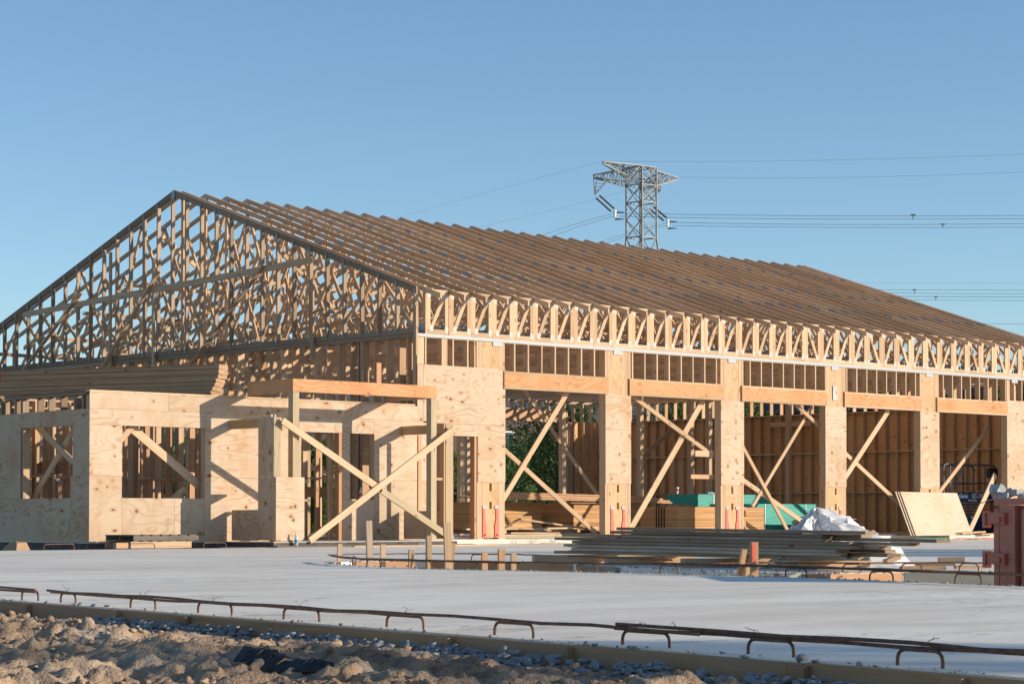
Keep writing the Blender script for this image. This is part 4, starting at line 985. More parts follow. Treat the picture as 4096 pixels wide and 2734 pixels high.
# ================================================================== RED STEEL CONTAINER WITH RUBBLE
M['redsteel'] = plain('red_oxide_paint', (.42, .11, .07), .5, 0, .45, .22, 7)
M['darkred'] = plain('dark_red_recess', (.11, .024, .02), .6, 0, .3, .2, 7)
DC = empty('rubble_container', (-4.8, -22.92, -.38), 'low rust red steel container with hinged door at the right edge, filled with concrete', 'container')
rx = Vector((.730, -.683, 0)); fy_ = Vector((.683, .730, 0)); rxd = Vector((-.651, -.759, 0)); fyd = Vector((.759, -.651, 0)); D0 = Vector((-4.8, -22.92, 0))
def dbox(name, x0, x1, d0, d1, z0, z1, mat='redsteel', parent=DC):
    m = MB(); P8 = []
    for x in (x0, x1):
        for (d_, z) in ((d0, z0), (d1, z0), (d1, z1), (d0, z1)): P8.append(D0 + rxd * x * 4.2 + fyd * d_ + Vector((0, 0, z)))
    m.hexa(P8, (x1 - x0) * 4.2, z1 - z0, abs(d1 - d0)); return m.build(name, M[mat], parent)
TOPZ = .624
dbox('body', .045, .42, .06, 1.3, -.38, TOPZ - .06); dbox('top_rail', .0, .42, -.0, .10, TOPZ - .055, TOPZ + .004)
dbox('door', .048, .175, .0, .058, -.37, TOPZ - .058); dbox('door_edge', .0, .042, .0, .05, -.37, TOPZ - .09)
dbox('recess', .178, .225, .03, .058, -.37, TOPZ - .10, 'darkred'); dbox('rib', .228, .41, .0, .058, -.37, TOPZ - .10)
for z in (.415, .045):
    h = dbox('hinge', -.045, .115, -.035, -.003, z - .02, z + .085); 
    dbox('hinge_pin', -.055, -.03, -.05, .01, z - .055, z + .10, 'redsteel', h); dbox('hinge_tab', .01, .09, -.05, -.036, z - .005, z + .05, 'redsteel', h)
    dbox('hinge_plate', -.05, .06, -.012, .03, z + .078, z + .09, 'redsteel', h)
M['chunk'] = plain('broken_concrete', (.42, .43, .43), .85, nz=.3, nscale=14)
def chunk(x, d, z, sx, sz, ds, seed):
    r = random.Random(seed); bm = bmesh.new(); bmesh.ops.create_cube(bm, size=1)
    bmesh.ops.subdivide_edges(bm, edges=bm.edges[:], cuts=1, use_grid_fill=True)
    for v in bm.verts: v.co = Vector((v.co.x * sx, v.co.y * sx * .8, v.co.z * sz)) * r.uniform(.78, 1.15)
    rot = Matrix.Rotation(r.uniform(-.7, .7), 4, 'Y') @ Matrix.Rotation(r.uniform(0, 3), 4, 'Z') @ Matrix.Rotation(r.uniform(-.4, .4), 4, 'X')
    bm.transform(rot); bmesh.ops.bevel(bm, geom=bm.edges[:], offset=.006, segments=1)
    me = bpy.data.meshes.new('concrete_chunk'); bm.to_mesh(me); bm.free(); me.materials.append(M['chunk'])
    o = bpy.data.objects.new('concrete_chunk', me); COL.objects.link(o); o.location = D0 + rx * x + fy_ * d + Vector((0, 0, z))
    tag(o, ds, 'concrete chunk', 'broken concrete in the red container')
for k, (x, d, z, sx, sz, ds) in enumerate(((.085, .25, .70, .12, .10, 'largest pale concrete slab chunk at the left of the rubble'), (.13, .16, .655, .09, .07, 'dark angular chunk hanging over the container rim'), (.205, .3, .675, .10, .04, 'flat sunlit chunk bridging the middle of the rubble'), (.265, .25, .69, .10, .055, 'grey brown chunk at the right of the rubble'), (.30, .12, .645, .08, .06, 'small chunk low in the right corner of the rubble'), (.40, .3, .66, .12, .09, 'chunk furthest right at the photo edge'))):
    chunk(x, d, z, sx, sz, ds, k + 3)
mb = MB(); q = [D0 + rx * x + fy_ * d + Vector((0, 0, z)) for x, d, z in ((.35, .3, .66), (.28, .2, .66), (.26, .15, .63), (.05, .1, .628), (-.04, .05, .615), (-.13, .0, .585), (-.19, -.02, .56))]
mb.tube(q, .0038, 6); thing_mesh('bent_rebar', mb, M['rust'], tuple(q[0]), 'thin bent bar sticking out left from the rubble container', 'rebar', smooth=True)

# ================================================================== LEANING PLYWOOD AND FLOOR ITEMS
for i, (dx, dy, ds) in enumerate(((0, 0, 'plywood sheet leaning in front of the fifth bay, outermost of three'), (-.055, .035, 'plywood sheet behind the outermost leaning sheet'), (-.12, .07, 'innermost of the three leaning plywood sheets'))):
    mb = MB(); x0, x1 = 24.07 + dx, 26.50 + dx; yb, yt = -.52 + dy, -.03 + dy
    mb.hexa([(x0, yb, .0), (x0, yb + .018, .0), (x0, yt + .018, 1.115), (x0, yt, 1.115), (x1, yb, .0), (x1, yb + .018, .0), (x1, yt + .018, 1.10), (x1, yt, 1.10)], 2.43, .018, 1.2)
    mb.uv = [(u, v) for u, v in mb.uv]
    b0 = len(mb.uv)
    # give the broad faces proper sheet coordinates
    for fi, f in enumerate(mb.f):
        for j, vi in enumerate(f):
            x, y, z = mb.v[vi]; mb.uv[fi * 4 + j] = (x + i * 3.3 if fi != 0 else x, z)
    thing_mesh('plywood_sheet', mb, M['plyclean'], (x0, yb, 0), ds, 'plywood sheet', 'plywood sheets leaning by the fifth bay')
def stack(name, x0, x1, y0, y1, z0, z1, mat, ds, cat, grp=None, n=None, dunn=True, jit=.008, thick=.018, straps=(), strapm=None):
    e = empty(name, (x0, y0, max(0, z0 - .09 if dunn else z0)), ds, cat, grp)
    m = MB(); z = z0; k = 0
    while z < z1 - .001:
        jx, jy = random.uniform(-jit, jit), random.uniform(-jit, jit)
        m.box(x0 + jx, x1 + jx, y0 + jy, y1 + jy, z, min(z + thick - .0015, z1), along=0); z += thick; k += 1
    m.build('sheets', M[mat], e)
    if dunn:
        m = MB()
        for t_ in (.08, .5, .92): m.box(x0 + (x1 - x0) * t_ - .045, x0 + (x1 - x0) * t_ + .045, y0 + .02, y1 - .02, z0 - .09, z0 - .002)
        m.build('bearers', M['lumber'], e)
    for (sx, sw) in straps:
        m = MB(); m.box(x0 + sx - sw / 2, x0 + sx + sw / 2, y0 - .013, y0 - .010, z0, z1 + .003); m.build('strap', strapm, e)
    return e
m_, nt_, b_ = newmat('teal_sheathing')
tc_ = N(nt_, 'ShaderNodeTexCoord'); c_ = ramp(nt_, noise(nt_, uvvec(nt_, (2, 60, 1)), 1.0, 3), [(.35, (.008, .26, .22)), (.7, (.03, .42, .34))]); nt_.links.new(c_, b_.inputs['Base Color']); b_.inputs['Roughness'].default_value = .55
M['teal'] = m_
M['plyedge'] = wood('plywood_edges', (.70, .42, .20), (.42, .22, .09), knots=False, var=.45)
M['white'] = plain('white_band', (.75, .78, .76), .5, nz=.1)
M['black'] = plain('black_paint', (.015, .013, .012), .6)
e = stack('plywood_bundle', 16.84, 19.28, 1.0, 2.22, .10, .71, 'plyedge', 'orange edged plywood bundle with four black stripes behind the third bay', 'plywood bundle')
for k in range(4):
    m = MB(); y = 1.42 + k * .085; m.box(16.822, 16.830, y, y + .028, .10, .705); m.build('black_stripe', M['black'], e)
stack('plywood_bundle', 16.42, 18.86, 4.08, 5.28, .16, .80, 'plyedge', 'tall plywood stack with sunlit right corner behind the second bay', 'plywood bundle')
stack('plywood_bundle', 13.7, 16.12, 4.9, 6.15, .16, .83, 'plyedge', 'dark plywood stack furthest left behind the second bay', 'plywood bundle')
stack('plywood_bundle', 19.42, 20.2, 1.2, 2.3, .10, .70, 'plyedge', 'narrow plywood bundle glimpsed behind the third column', 'plywood bundle')
tb = stack('sheathing_bundle', 20.35, 23.12, 1.95, 3.15, .10, .80, 'teal', 'large teal green sheathing bundle in the fourth bay', 'sheathing bundle', straps=((.75, .02), (2.35, .02)), strapm=M['white'])
stack('sheathing_bundle', 22.35, 25.3, 5.35, 6.5, .75, 1.08, 'teal', 'upper teal sheathing bundle with white bands behind the third bay', 'sheathing bundle', dunn=False, straps=((.62, .03), (2.4, .03)), strapm=M['white'])
stack('sheathing_bundle', 22.3, 25.2, 5.3, 6.5, .09, .74, 'teal', 'lower teal sheathing bundle under the banded one', 'sheathing bundle')
stack('plywood_pile', 21.75, 23.0, .75, 1.6, .05, .40, 'plyedge', 'brown plywood pile in the fourth bay behind the white plastic', 'plywood pile', dunn=False, jit=.03)
stack('plywood_pile', 22.6, 25.3, 2.6, 3.8, .06, .38, 'plydark', 'low pile of plywood offcuts in the shade of the fifth bay', 'plywood pile', jit=.05)
# loose sheets and boards lying on the stacks
for i, (x0, x1, y0, y1, z, t_, mt, ds) in enumerate(((21.5, 23.1, .62, 1.4, .41, .05, 'ply', 'pale plywood sheet tilted on the brown pile in the fourth bay'), (22.9, 24.6, 2.5, 3.4, .40, .06, 'ply', 'grey plywood sheet tilted on the low pile in the fifth bay'), (16.2, 18.9, 3.95, 4.5, .81, .0, 'lumber', 'pale sheet lying on the tall plywood stack'))):
    mb = MB(); mb.hexa([(x0, y0, z + t_), (x0, y0, z + t_ + .012), (x0, y1, z + t_ + .012), (x0, y1, z + t_), (x1, y0, z), (x1, y0, z + .012), (x1, y1, z + .012), (x1, y1, z)], x1 - x0, .012, y1 - y0)
    thing_mesh('loose_sheet', mb, M[mt], (x0, y0, z), ds, 'plywood sheet')
GL = 'long boards lying on the plywood stacks'
for k in range(7):
    z = .84 + .045 * (k // 2); y = 4.35 + (k % 2) * .22; x0 = 13.4 + random.uniform(-.3, .3)
    mb = MB(); mb.beam((x0, y + .05, z + .10), (19.4 + random.uniform(-.5, .6), y - .5, z - .01), .19, .038, n=(0, 0, 1))
    thing_mesh('long_board', mb, M['stud2'], (x0, y, z), '%s board of the %s row lying on the plywood stacks' % (('lowest', 'lower', 'upper', 'topmost')[k // 2], ('front', 'rear')[k % 2]), 'board', GL)
# boards on the floor of the second bay
fb = [((10.42, .32, .03), (14.6, .25, .03), .14, 'treated', 'greenish board on the slab edge of the second bay'), ((10.45, .55, .07), (13.9, .7, .07), .14, 'treated', 'second greenish board on the slab of the second bay'), ((11.6, .9, .42), (14.4, .75, .12), .12, 'lumber', 'raised sunlit board sloping down right in the second bay'),
      ((11.5, 1.2, .25), (13.6, .9, .10), .12, 'lumber', 'board below the raised sunlit one in the second bay'), ((10.6, 1.6, .2), (14.8, 1.7, .22), .14, 'lumber', 'long pale board at the foot of the plywood stacks'), ((11.2, 1.25, .1), (11.62, .95, .42), .09, 'lumber', 'short prop holding up the sunlit board'),
      ((11.2, .8, .12), (12.5, .6, .11), .14, 'lumber', 'short pale offcut among the boards of the second bay'), ((8.95, .6, .05), (9.5, 1.1, .05), .2, 'treated', 'greenish offcut inside the narrow doorway'), ((8.9, 1.2, .1), (9.6, 1.0, .1), .2, 'treated', 'upper offcut inside the narrow doorway'),
      ((14.3, .5, .04), (15.6, .35, .04), .2, 'lumber', 'pale board on the floor left of the striped bundle'), ((15.4, .6, .04), (16.6, .4, .05), .16, 'lumber', 'pale offcut in front of the striped bundle'), ((16.6, .55, .03), (18.0, .75, .03), .3, 'ply', 'thin plywood offcut in front of the striped bundle'), ((17.9, .6, .05), (20.2, .4, .05), .12, 'lumber', 'low board lying left of the third column'), ((21.95, .4, .04), (23.5, .3, .05), .12, 'lumber', 'pale board on the floor of the fourth bay'),
      ((25.3, -.95, .05), (26.6, -.75, .09), .2, 'lumber', 'loose board propped at the foot of the leaning sheets'), ((27.4, -.1, .02), (28.0, -.05, .02), .15, 'lumber', 'small board at the foot of the last brace')]
for a, b_, w, mt, ds in fb:
    mb = MB(); mb.beam(a, b_, w, .038, n=(0, 0, 1)); thing_mesh('floor_board', mb, M[mt], a, ds, 'board', 'loose boards on the floor')
for i in range(46):
    bay = random.choice([(10.5, 13.3), (14.3, 17.2), (18.1, 21.0), (22, 24.9), (22, 24.9), (8.0, 10.2)]); x = random.uniform(*bay); y = random.uniform(-.5, .4); s = random.uniform(.04, .22)
    if i == 0: debris = MB()
    debris.beam((x, y, .008 if y > -.02 else P + .008), (x + s, y + random.uniform(-.1, .1), .012 if y > -.02 else P + .012), random.uniform(.02, .07), .012, n=(0, 0, 1))
tag(debris.build('floor_litter', M['lumber']), 'small wood chips and offcuts littered along the slab edge', 'wood litter', kind='stuff')
# orange and green strapping scraps
M['orange'] = plain('orange_tape', (.80, .10, .04), .5, nz=.1); M['green'] = plain('green_strap', (.12, .45, .33), .5, nz=.1)
for i, (x, y, L, mt, z, ds) in enumerate(((9.3, .35, .7, 'orange', 0, 'orange tape scrap in front of the first column'), (22.1, -.2, 1.1, 'orange', P, 'orange tape beside the fourth column foot'), (24.2, .2, .9, 'orange', 0, 'orange tape on the floor of the fifth bay'), (25.2, -.85, 1.7, 'orange', P, 'long orange tape under the leaning sheets'), (23.2, -.95, 1.6, 'green', P, 'long green strap on the paving left of the leaning sheets'), (24.6, -1.6, .7, 'green', P, 'short green strap in front of the leaning sheets'), (18.4, .3, .9, 'green', 0, 'green strap left of the third column'), (16.6, 1.05, .8, 'orange', .715, 'orange tape lying on the striped plywood bundle'))):
    pts = []; 
    for k in range(9):
        t_ = k / 8; pts.append((x + L * t_, y + .06 * math.sin(k * 1.9 + i), z + .012 + (.018 * abs(math.sin(k * 2.3 + i)))))
    mb = MB(); mb.tube(pts, .011, 5); thing_mesh('tape_scrap', mb, M[mt], pts[0], ds, 'tape scrap')
# water bottles and cups
mb_, nb_, bb_ = newmat('clear_plastic'); bb_.inputs['Base Color'].default_value = (.80, .84, .88, 1); bb_.inputs['Transmission Weight'].default_value = .55; bb_.inputs['Roughness'].default_value = .12; M['clear'] = mb_
M['blue_l'] = plain('blue_label', (.10, .35, .55), .5); M['red_l'] = plain('red_label', (.6, .06, .05), .5); M['cup'] = plain('paper_cup', (.82, .82, .80), .5, nz=.05); M['bluedk'] = plain('dark_blue_print', (.02, .05, .25), .5)
def bottle(x, y, z, ds, lab='blue_l', lying=None, s=1.0):
    e = empty('water_bottle', (x, y, z), ds, 'bottle', 'clear water bottles left about the site')
    m = MB(); m.lathe([(.030, .0), (.032, .01), (.029, .05), (.032, .06), (.032, .13), (.031, .15), (.018, .19), (.012, .205), (.012, .22)]); m.m = 0
    b1_ = m.mesh('body', M['clear'], smooth=True); o1 = bpy.data.objects.new('body', b1_); COL.objects.link(o1); o1.parent = e
    m = MB(); m.lathe([(.0325, .075), (.0328, .08), (.0328, .12), (.0325, .125)]); o2 = bpy.data.objects.new('label', m.mesh('label', M[lab], smooth=True)); COL.objects.link(o2); o2.parent = e
    m = MB(); m.lathe([(.014, .215), (.015, .218), (.015, .233), (.013, .236)]); o3 = bpy.data.objects.new('cap', m.mesh('cap', M['cup'], smooth=True)); COL.objects.link(o3); o3.parent = e
    e.scale = (s, s, s)
    if lying is not None: e.rotation_euler = (R(90), 0, lying); e.location.z = z + .033
    return e
bottle(3.52, -1.58, P, 'upright clear water bottle at the foot of the left porch pier', s=1.15)
bottle(4.9, .75, .045, 'small bottle with red label on the floor inside the doorway', 'red_l'); bottle(6.42, .07, .824, 'bottle with red label on the sill of the narrow window', 'red_l')
bottle(6.5, -1.62, P, 'bottle lying on its side before the shaded wall', lying=R(60)); bottle(18.9, .35, .0, 'large clear jug lying left of the third column foot', lying=R(70), s=1.4)
bottle(22.9, 5.5, 1.084, 'bottle lying on the upper teal bundle, left of two', lying=R(80)); bottle(23.25, 5.5, 1.084, 'bottle lying on the upper teal bundle, right of two', 'red_l', lying=R(95))
bottle(27.3, 7.5, 1.225, 'small bottle standing on the wall rail far inside')
bottle(22.75, .45, .0, 'cup sized clear bottle on the floor board of the fourth bay', lying=R(20), s=.9)
def cup(x, y, z, ds, straw, red):
    e = empty('drink_cup', (x, y, z), ds, 'cup')
    m = MB(); m.lathe([(.030, .0), (.033, .06), (.042, .075), (.048, .17), (.050, .172), (.050, .178)]); o1 = m.build('cup_body', M['cup'], None, None, True); o1.parent = e
    m = MB()
    if red: m.lathe([(.0425, .08), (.0465, .13)]); o = m.build('printed_band', M['red_l'], None, None, True); o.parent = e
    else:
        for a in (-2.0, -1.75, -1.45):
            m.beam((.0465 * math.cos(a), .0465 * math.sin(a), .09), (.049 * math.cos(a), .049 * math.sin(a), .14), .006, .003, n=(math.cos(a), math.sin(a), 0))
        o = m.build('blue_print', M['bluedk'], None); o.parent = e
        m = MB(); m.lathe([(.004, -.008), (.009, 0), (.004, .008)], c=(.0, -.045, .115)); o = m.build('red_print', M['red_l'], None); o.parent = e
    if straw: m = MB(); m.tube([(0, 0, .15), (.07, -.02, .30)], .004, 6); o = m.build('straw', M['white'], None); o.parent = e
cup(14.75, 4.35, .83, 'white drink cup with blue and red print and a straw on the plywood stack', True, False)
cup(21.8, 5.6, 1.09, 'red banded paper cup behind the third bay', False, True)

# ================================================================== SCISSOR LIFT
M['blue'] = plain('blue_machine_paint', (.02, .07, .20), .45, nz=.3); M['grey'] = plain('grey_tube', (.14, .16, .20), .4, .3); M['dk'] = plain('dark_steel', (.035, .036, .04), .6); M['yellow'] = plain('yellow_decal', (.8, .6, .03), .5)
LX, LY = 27.55, 1.15
LF = empty('scissor_lift', (LX + 1, LY + .4, 0), 'blue scissor lift with grey guard rails parked inside the last bay', 'scissor lift')
def lb(name, mat, x0, x1, y0, y1, z0, z1, parent=LF): return bx(name, M[mat], parent, LX + x0, LX + x1, LY + y0, LY + y1, z0, z1)
ch = lb('chassis', 'blue', .3, 2.35, .0, .76, .12, .48); lb('side_door', 'dk', .55, .95, -.006, .01, .18, .42, ch); lb('tray_edge', 'dk', .05, 1.9, -.01, .77, .085, .118, ch)
lb('warning_label', 'cup', 1.22, 1.55, -.012, -.007, .43, .49, ch); lb('manual_pouch', 'cup', .28, .40, -.012, -.007, .18, .36, ch)
for x in (.6, 2.05):
    for y in (-.02, .70):
        m = MB(); m.tube([(LX + x, LY + y, .16), (LX + x, LY + y + .09, .16)], .16, 20); w_ = m.build('wheel', M['dk'], LF)
        m = MB(); m.tube([(LX + x, LY + y - .004, .16), (LX + x, LY + y - .001, .16)], .08, 16); m.build('hub', M['blue'], w_)
pl = lb('platform', 'blue', .0, 2.45, .0, .76, .88, 1.10)
lb('extension_band', 'blue', .0, 2.45, -.012, -.002, .96, 1.125, pl)
for k, (z, dx) in enumerate(((.52, 0), (.61, .06), (.70, 0), (.79, .05))): lb('scissor_arm', 'grey', .12 + dx, 1.8, .04, .12, z, z + .05); lb('scissor_arm', 'dk', .12, 1.8 - dx, .60, .68, z, z + .05)
def rail(x0, x1, y, name='guard_rail'):
    m = MB(); z0, z1 = 1.10, 1.90
    m.tube([(LX + x0, y, z0), (LX + x0, y, z1 - .10), (LX + x0 + .03, y, z1 - .03), (LX + x0 + .10, y, z1), (LX + x1 - .1, y, z1), (LX + x1 - .03, y, z1 - .03), (LX + x1, y, z1 - .1), (LX + x1, y, z0)], .024, 8)
    m.tube([(LX + x0, y, 1.40), (LX + x1, y, 1.40)], .018, 8)
    return m.build(name, M['grey'], LF)
rail(.02, 1.92, LY + .02); rail(.35, 2.45, LY + .05, 'extension_rail'); rail(.02, 1.92, LY + .74); rail(.42, 2.35, LY + .70, 'extension_rail')
m = MB(); m.tube([(LX + .95, LY + .03, 1.86), (LX + .62, LY + .03, 1.45), (LX + .62, LY + .03, 1.10)], .016, 8); m.build('gate_brace', M['grey'], LF)
lb('control_box', 'dk', 2.05, 2.4, -.07, .06, 1.56, 1.82)
m = MB(); m.prism([(LX + .78, .42), (LX + .92, .53), (LX + 1.06, .42), (LX + .92, .31)], lambda p: (p[0], LY - .016, p[1]), lambda p: (p[0], LY - .010, p[1])); yd = m.build('warning_diamond', M['yellow'], LF)
M['wtxt'] = plain('white_lettering', (.80, .82, .85), .5, nz=.08)
text_part('brand_lettering', 'Genie', .17, M['wtxt'], LF, (LX + .66, LY - .014, .99), (R(90), 0, 0), shear=.25, bold=.004)
text_part('model_lettering', 'GS-1930', .185, M['wtxt'], LF, (LX + 1.24, LY - .014, .985), (R(90), 0, 0), shear=.2, bold=.006)
text_part('number_lettering', '0765-0067', .10, M['wtxt'], LF, (LX + 1.10, LY - .004, .895), (R(90), 0, 0), bold=.002)
text_part('decal_lettering', 'EXIT', .07, M['black'], LF, (LX + .85, LY - .018, .40), (R(90), 0, 0), bold=.002)

# ================================================================== LUMBER PACK ON THE ANNEX
ad = R(113); dd_ = Vector((math.cos(ad), math.sin(ad), 0)); nn_ = Vector((-dd_.y, dd_.x, 0))
ORD = ['bottom', 'second lowest', 'third lowest', 'fourth lowest', 'fifth lowest', 'sixth lowest', 'seventh lowest', 'lower middle', 'upper middle', 'seventh highest', 'sixth highest', 'fifth highest', 'fourth highest', 'third highest', 'second highest', 'topmost']
PK = Vector((3.27, .46, 0)); GJ = 'long joists stacked on the annex roof plates'
for k in range(16):
    z = 2.81 + .0395 * k; st = .0 + .22 * (1 - min(1, k / 11)) - (.0 if k < 11 else 0) + random.uniform(-.02, .02)
    for row in (0, 1):
        a = PK + dd_ * (st + row * .03) + nn_ * (-.20 * row) + Vector((0, 0, z)); b_ = a + dd_ * 9.0
        mb = MB(); mb.beam(a, b_ + Vector((0, 0, random.uniform(-.006, .006))), .184, .0335, n=(0, 0, 1))
        thing_mesh('long_joist', mb, M['joist'], tuple(a), 'joist of the rear row, hidden behind the front row of the annex pack' if row else ORD[k] + ' joist in the front row of the pack on the annex', 'joist', GJ)
M['flag'] = plain('pink_flagging', (.75, .10, .10), .6)
mb = MB(); a = PK + dd_ * 5.15 + nn_ * .095; mb.beam((a.x, a.y, 3.43), (a.x - .04, a.y + .08, 2.8), .035, .006, n=tuple(nn_)); mb.beam((a.x, a.y, 3.3), (a.x + .05, a.y - .06, 3.12), .03, .006, n=tuple(nn_))
thing_mesh('flagging_ribbon', mb, M['flag'], (a.x, a.y, 2.8), 'pink red ribbon hanging down the joist pack at the left edge', 'ribbon')
# ================================================================== LEFT STRIP: pallet, box, rebar coil
M['greywood'] = wood('grey_pallet_wood', (.20, .17, .14), (.10, .085, .07), var=.4, knots=False)
PLt = empty('pallet', (.6, -1.2, .03), 'dark weathered wooden pallet lying before the annex wall', 'pallet')
for j, y in enumerate((-1.28, -.85, -.42)): bx('stringer', M['greywood'], PLt, .10, 1.5, y - .02, y + .02, .045, .125)
for j in range(7): bx('deck_board', M['greywood'], PLt, .10 + j * .2, .10 + j * .2 + .15, -1.30, -.38, .126, .146); bx('bottom_board', M['greywood'], PLt, .10 + j * .2, .10 + j * .2 + .10, -1.30, -.38, .028, .044)
PL2 = empty('pallet', (.6, -1.2, -.1), 'pale wooden skid under the dark pallet', 'pallet')
for j, y in enumerate((-1.30, -.5)): bx('stringer', M['lumber'], PL2, .03, 1.33, y - .02, y + .02, -.09, .026)
bx('block', M['stud2'], PL2, -.25, .025, -1.28, -1.18, -.09, .01)
CB = empty('cardboard_box', (-2.45, -.95, -.3), 'open brown cardboard box tipped over near the left edge', 'box')
M['card'] = plain('cardboard', (.42, .27, .15), .8, nz=.1); M['carddk'] = plain('cardboard_inside', (.22, .14, .08), .8)
def cb(name, pts, mat='card'):
    m = MB(); m.poly(pts); o = m.build(name, M[mat], CB); s_ = o.modifiers.new('t', 'SOLIDIFY'); s_.thickness = .006; return o
cx, cy = -2.22, -1.05
def cpt(r_, d_, z): v = Vector((cx, cy, 0)) + rx * r_ + fy_ * d_; return (v.x, v.y, z)
cb('left_side', [cpt(-.15, 0, -.3), cpt(.10, -.12, -.3), cpt(.12, -.1, .02), cpt(-.14, .02, -.06)]); cb('right_side', [cpt(.10, -.12, -.3), cpt(.34, .05, -.24), cpt(.30, .08, -.08), cpt(.12, -.1, .02)]); cb('back_side', [cpt(-.15, .02, -.3), cpt(-.14, .02, -.06), cpt(.0, .3, .0), cpt(.0, .3, -.3)])
cb('flap', [cpt(.12, -.1, .02), cpt(.30, .08, -.08), cpt(.22, .2, .03), cpt(.06, .04, .05)]); cb('flap', [cpt(-.14, .02, -.06), cpt(.12, -.1, .02), cpt(.06, .04, .05), cpt(-.04, .1, .03)])
cb('far_side', [cpt(.0, .3, -.3), cpt(.0, .3, .0), cpt(.30, .1, -.08), cpt(.34, .07, -.24)], 'carddk')
RC = empty('rebar_bundle', (-1.5, -.6, -.25), 'bundle of long dark rebars lying along the annex wall', 'rebar bundle')
for k in range(24):
    m = MB(); a = random.uniform(0, 6.28); q = random.uniform(0, .075); y = -.75 + q * math.cos(a); z = -.20 + q * math.sin(a) * .8; x1 = -.25 + random.uniform(-.15, .05)
    m.tube([(-4.5, y + random.uniform(-.05, .05), z + random.uniform(-.03, .03)), (-2, y, z), (x1, y + random.uniform(-.02, .02), z + random.uniform(-.01, .01))], .008, 6); m.build('bar', M['rust'], RC, smooth=True)
GW = 'rusty hoops along the far left slab edge'
for (x0, x1, ds) in ((-1.95, -1.35, 'rusty hoop right of the cardboard box'), (-.22, .30, 'rusty hoop before the annex corner'), (1.35, 1.85, 'rusty hoop in front of the pale skid')):
    mb = MB(); u_bar(mb, x0, -1.66, x1, -1.66, P, .10, .008); thing_mesh('rebar_hoop', mb, M['rust'], (x0, -1.66, P), ds, 'rebar hoop', GW, smooth=True)
mb = MB(); mb.box(2.95, 7.9, -1.75, -1.55, P + .001, P + .03, along=0); thing_mesh('doorstep_board', mb, M['greywood'], (3, -1.7, P), 'long low grey board lying before the porch step', 'board')
mb = MB(); mb.box(4.6, 8.3, -1.98, -1.88, P + .001, P + .022, along=0); thing_mesh('batten', mb, M['lumber'], (5, -1.9, P), 'thin pale batten on the paving before the porch', 'board')

# ================================================================== VEGETATION AND HOUSES BEHIND
def leafmat(name, a, b_):
    m, nt, b = newmat(name)
    at = N(nt, 'ShaderNodeAttribute', attribute_name='tint')
    c = ramp(nt, at.outputs['Fac'], [(.0, a), (1.0, b_)])
    nt.links.new(c, b.inputs['Base Color']); b.inputs['Roughness'].default_value = .5; b.inputs['Specular IOR Level'].default_value = .35
    tr = N(nt, 'ShaderNodeBsdfTranslucent'); nt.links.new(c, tr.inputs[0]); mx = N(nt, 'ShaderNodeMixShader'); mx.inputs[0].default_value = .25
    nt.links.new(b.outputs[0], mx.inputs[1]); nt.links.new(tr.outputs[0], mx.inputs[2]); nt.links.new(mx.outputs[0], nt.nodes['Material Output'].inputs[0])
    return m
M['leaf'] = leafmat('bush_leaves', (.06, .12, .035), (.19, .28, .09)); M['leaf2'] = leafmat('tree_leaves', (.05, .085, .02), (.13, .19, .045))
M['bark'] = plain('bark', (.12, .09, .065), .9, nz=.4)
def leaves(n, rx_, ry_, rz_, ll, lw, seed, clumps=40, up=.6):
    r = np.random.RandomState(seed)
    cc = r.normal(size=(clumps, 3)); cc /= np.linalg.norm(cc, axis=1)[:, None]; cc *= r.uniform(.45, .95, (clumps, 1)); cc[:, 2] = np.abs(cc[:, 2]) * 1.0 if up > .9 else cc[:, 2]
    k = r.randint(0, clumps, n); cr_ = r.uniform(.14, .30, clumps)[k]
    off = r.normal(size=(n, 3)); off /= np.linalg.norm(off, axis=1)[:, None]
    p = (cc[k] + off * (cr_ * r.uniform(.4, 1.0, n))[:, None]) * [rx_, ry_, rz_]
    d = off * .8 + r.normal(size=(n, 3)) * .6 + [0, 0, up]; d /= np.linalg.norm(d, axis=1)[:, None]
    s = np.cross(d, r.normal(size=(n, 3))); s /= np.linalg.norm(s, axis=1)[:, None]
    L = ll * r.uniform(.6, 1.3, n)[:, None]; Wd_ = lw * r.uniform(.7, 1.3, n)[:, None]
    V = np.stack([p, p + d * L * .5 + s * Wd_ * .5, p + d * L, p + d * L * .5 - s * Wd_ * .5], 1).reshape(-1, 3)
    me = bpy.data.meshes.new('crown'); me.vertices.add(4 * n); me.vertices.foreach_set('co', V.ravel().astype(np.float32))
    me.loops.add(4 * n); me.loops.foreach_set('vertex_index', np.arange(4 * n, dtype=np.int32)); me.polygons.add(n); me.polygons.foreach_set('loop_start', np.arange(0, 4 * n, 4, dtype=np.int32)); me.update()
    at = me.attributes.new('tint', 'FLOAT', 'FACE'); tn = np.clip(r.uniform(0, 1, n) * .6 + r.uniform(0, .4, clumps)[k], 0, 1); at.data.foreach_set('value', tn.astype(np.float32))
    return me
bushm = [leaves(42000, 1.5, 1.2, 1.6, .14, .030, s, 110, .9) for s in (1, 2)]
treem = [leaves(9000, 2.2, 2.2, 2.4, .14, .07, s, 60, .1) for s in (3, 4)]
for m in bushm: m.materials.append(M['leaf'])
for m in treem: m.materials.append(M['leaf2'])
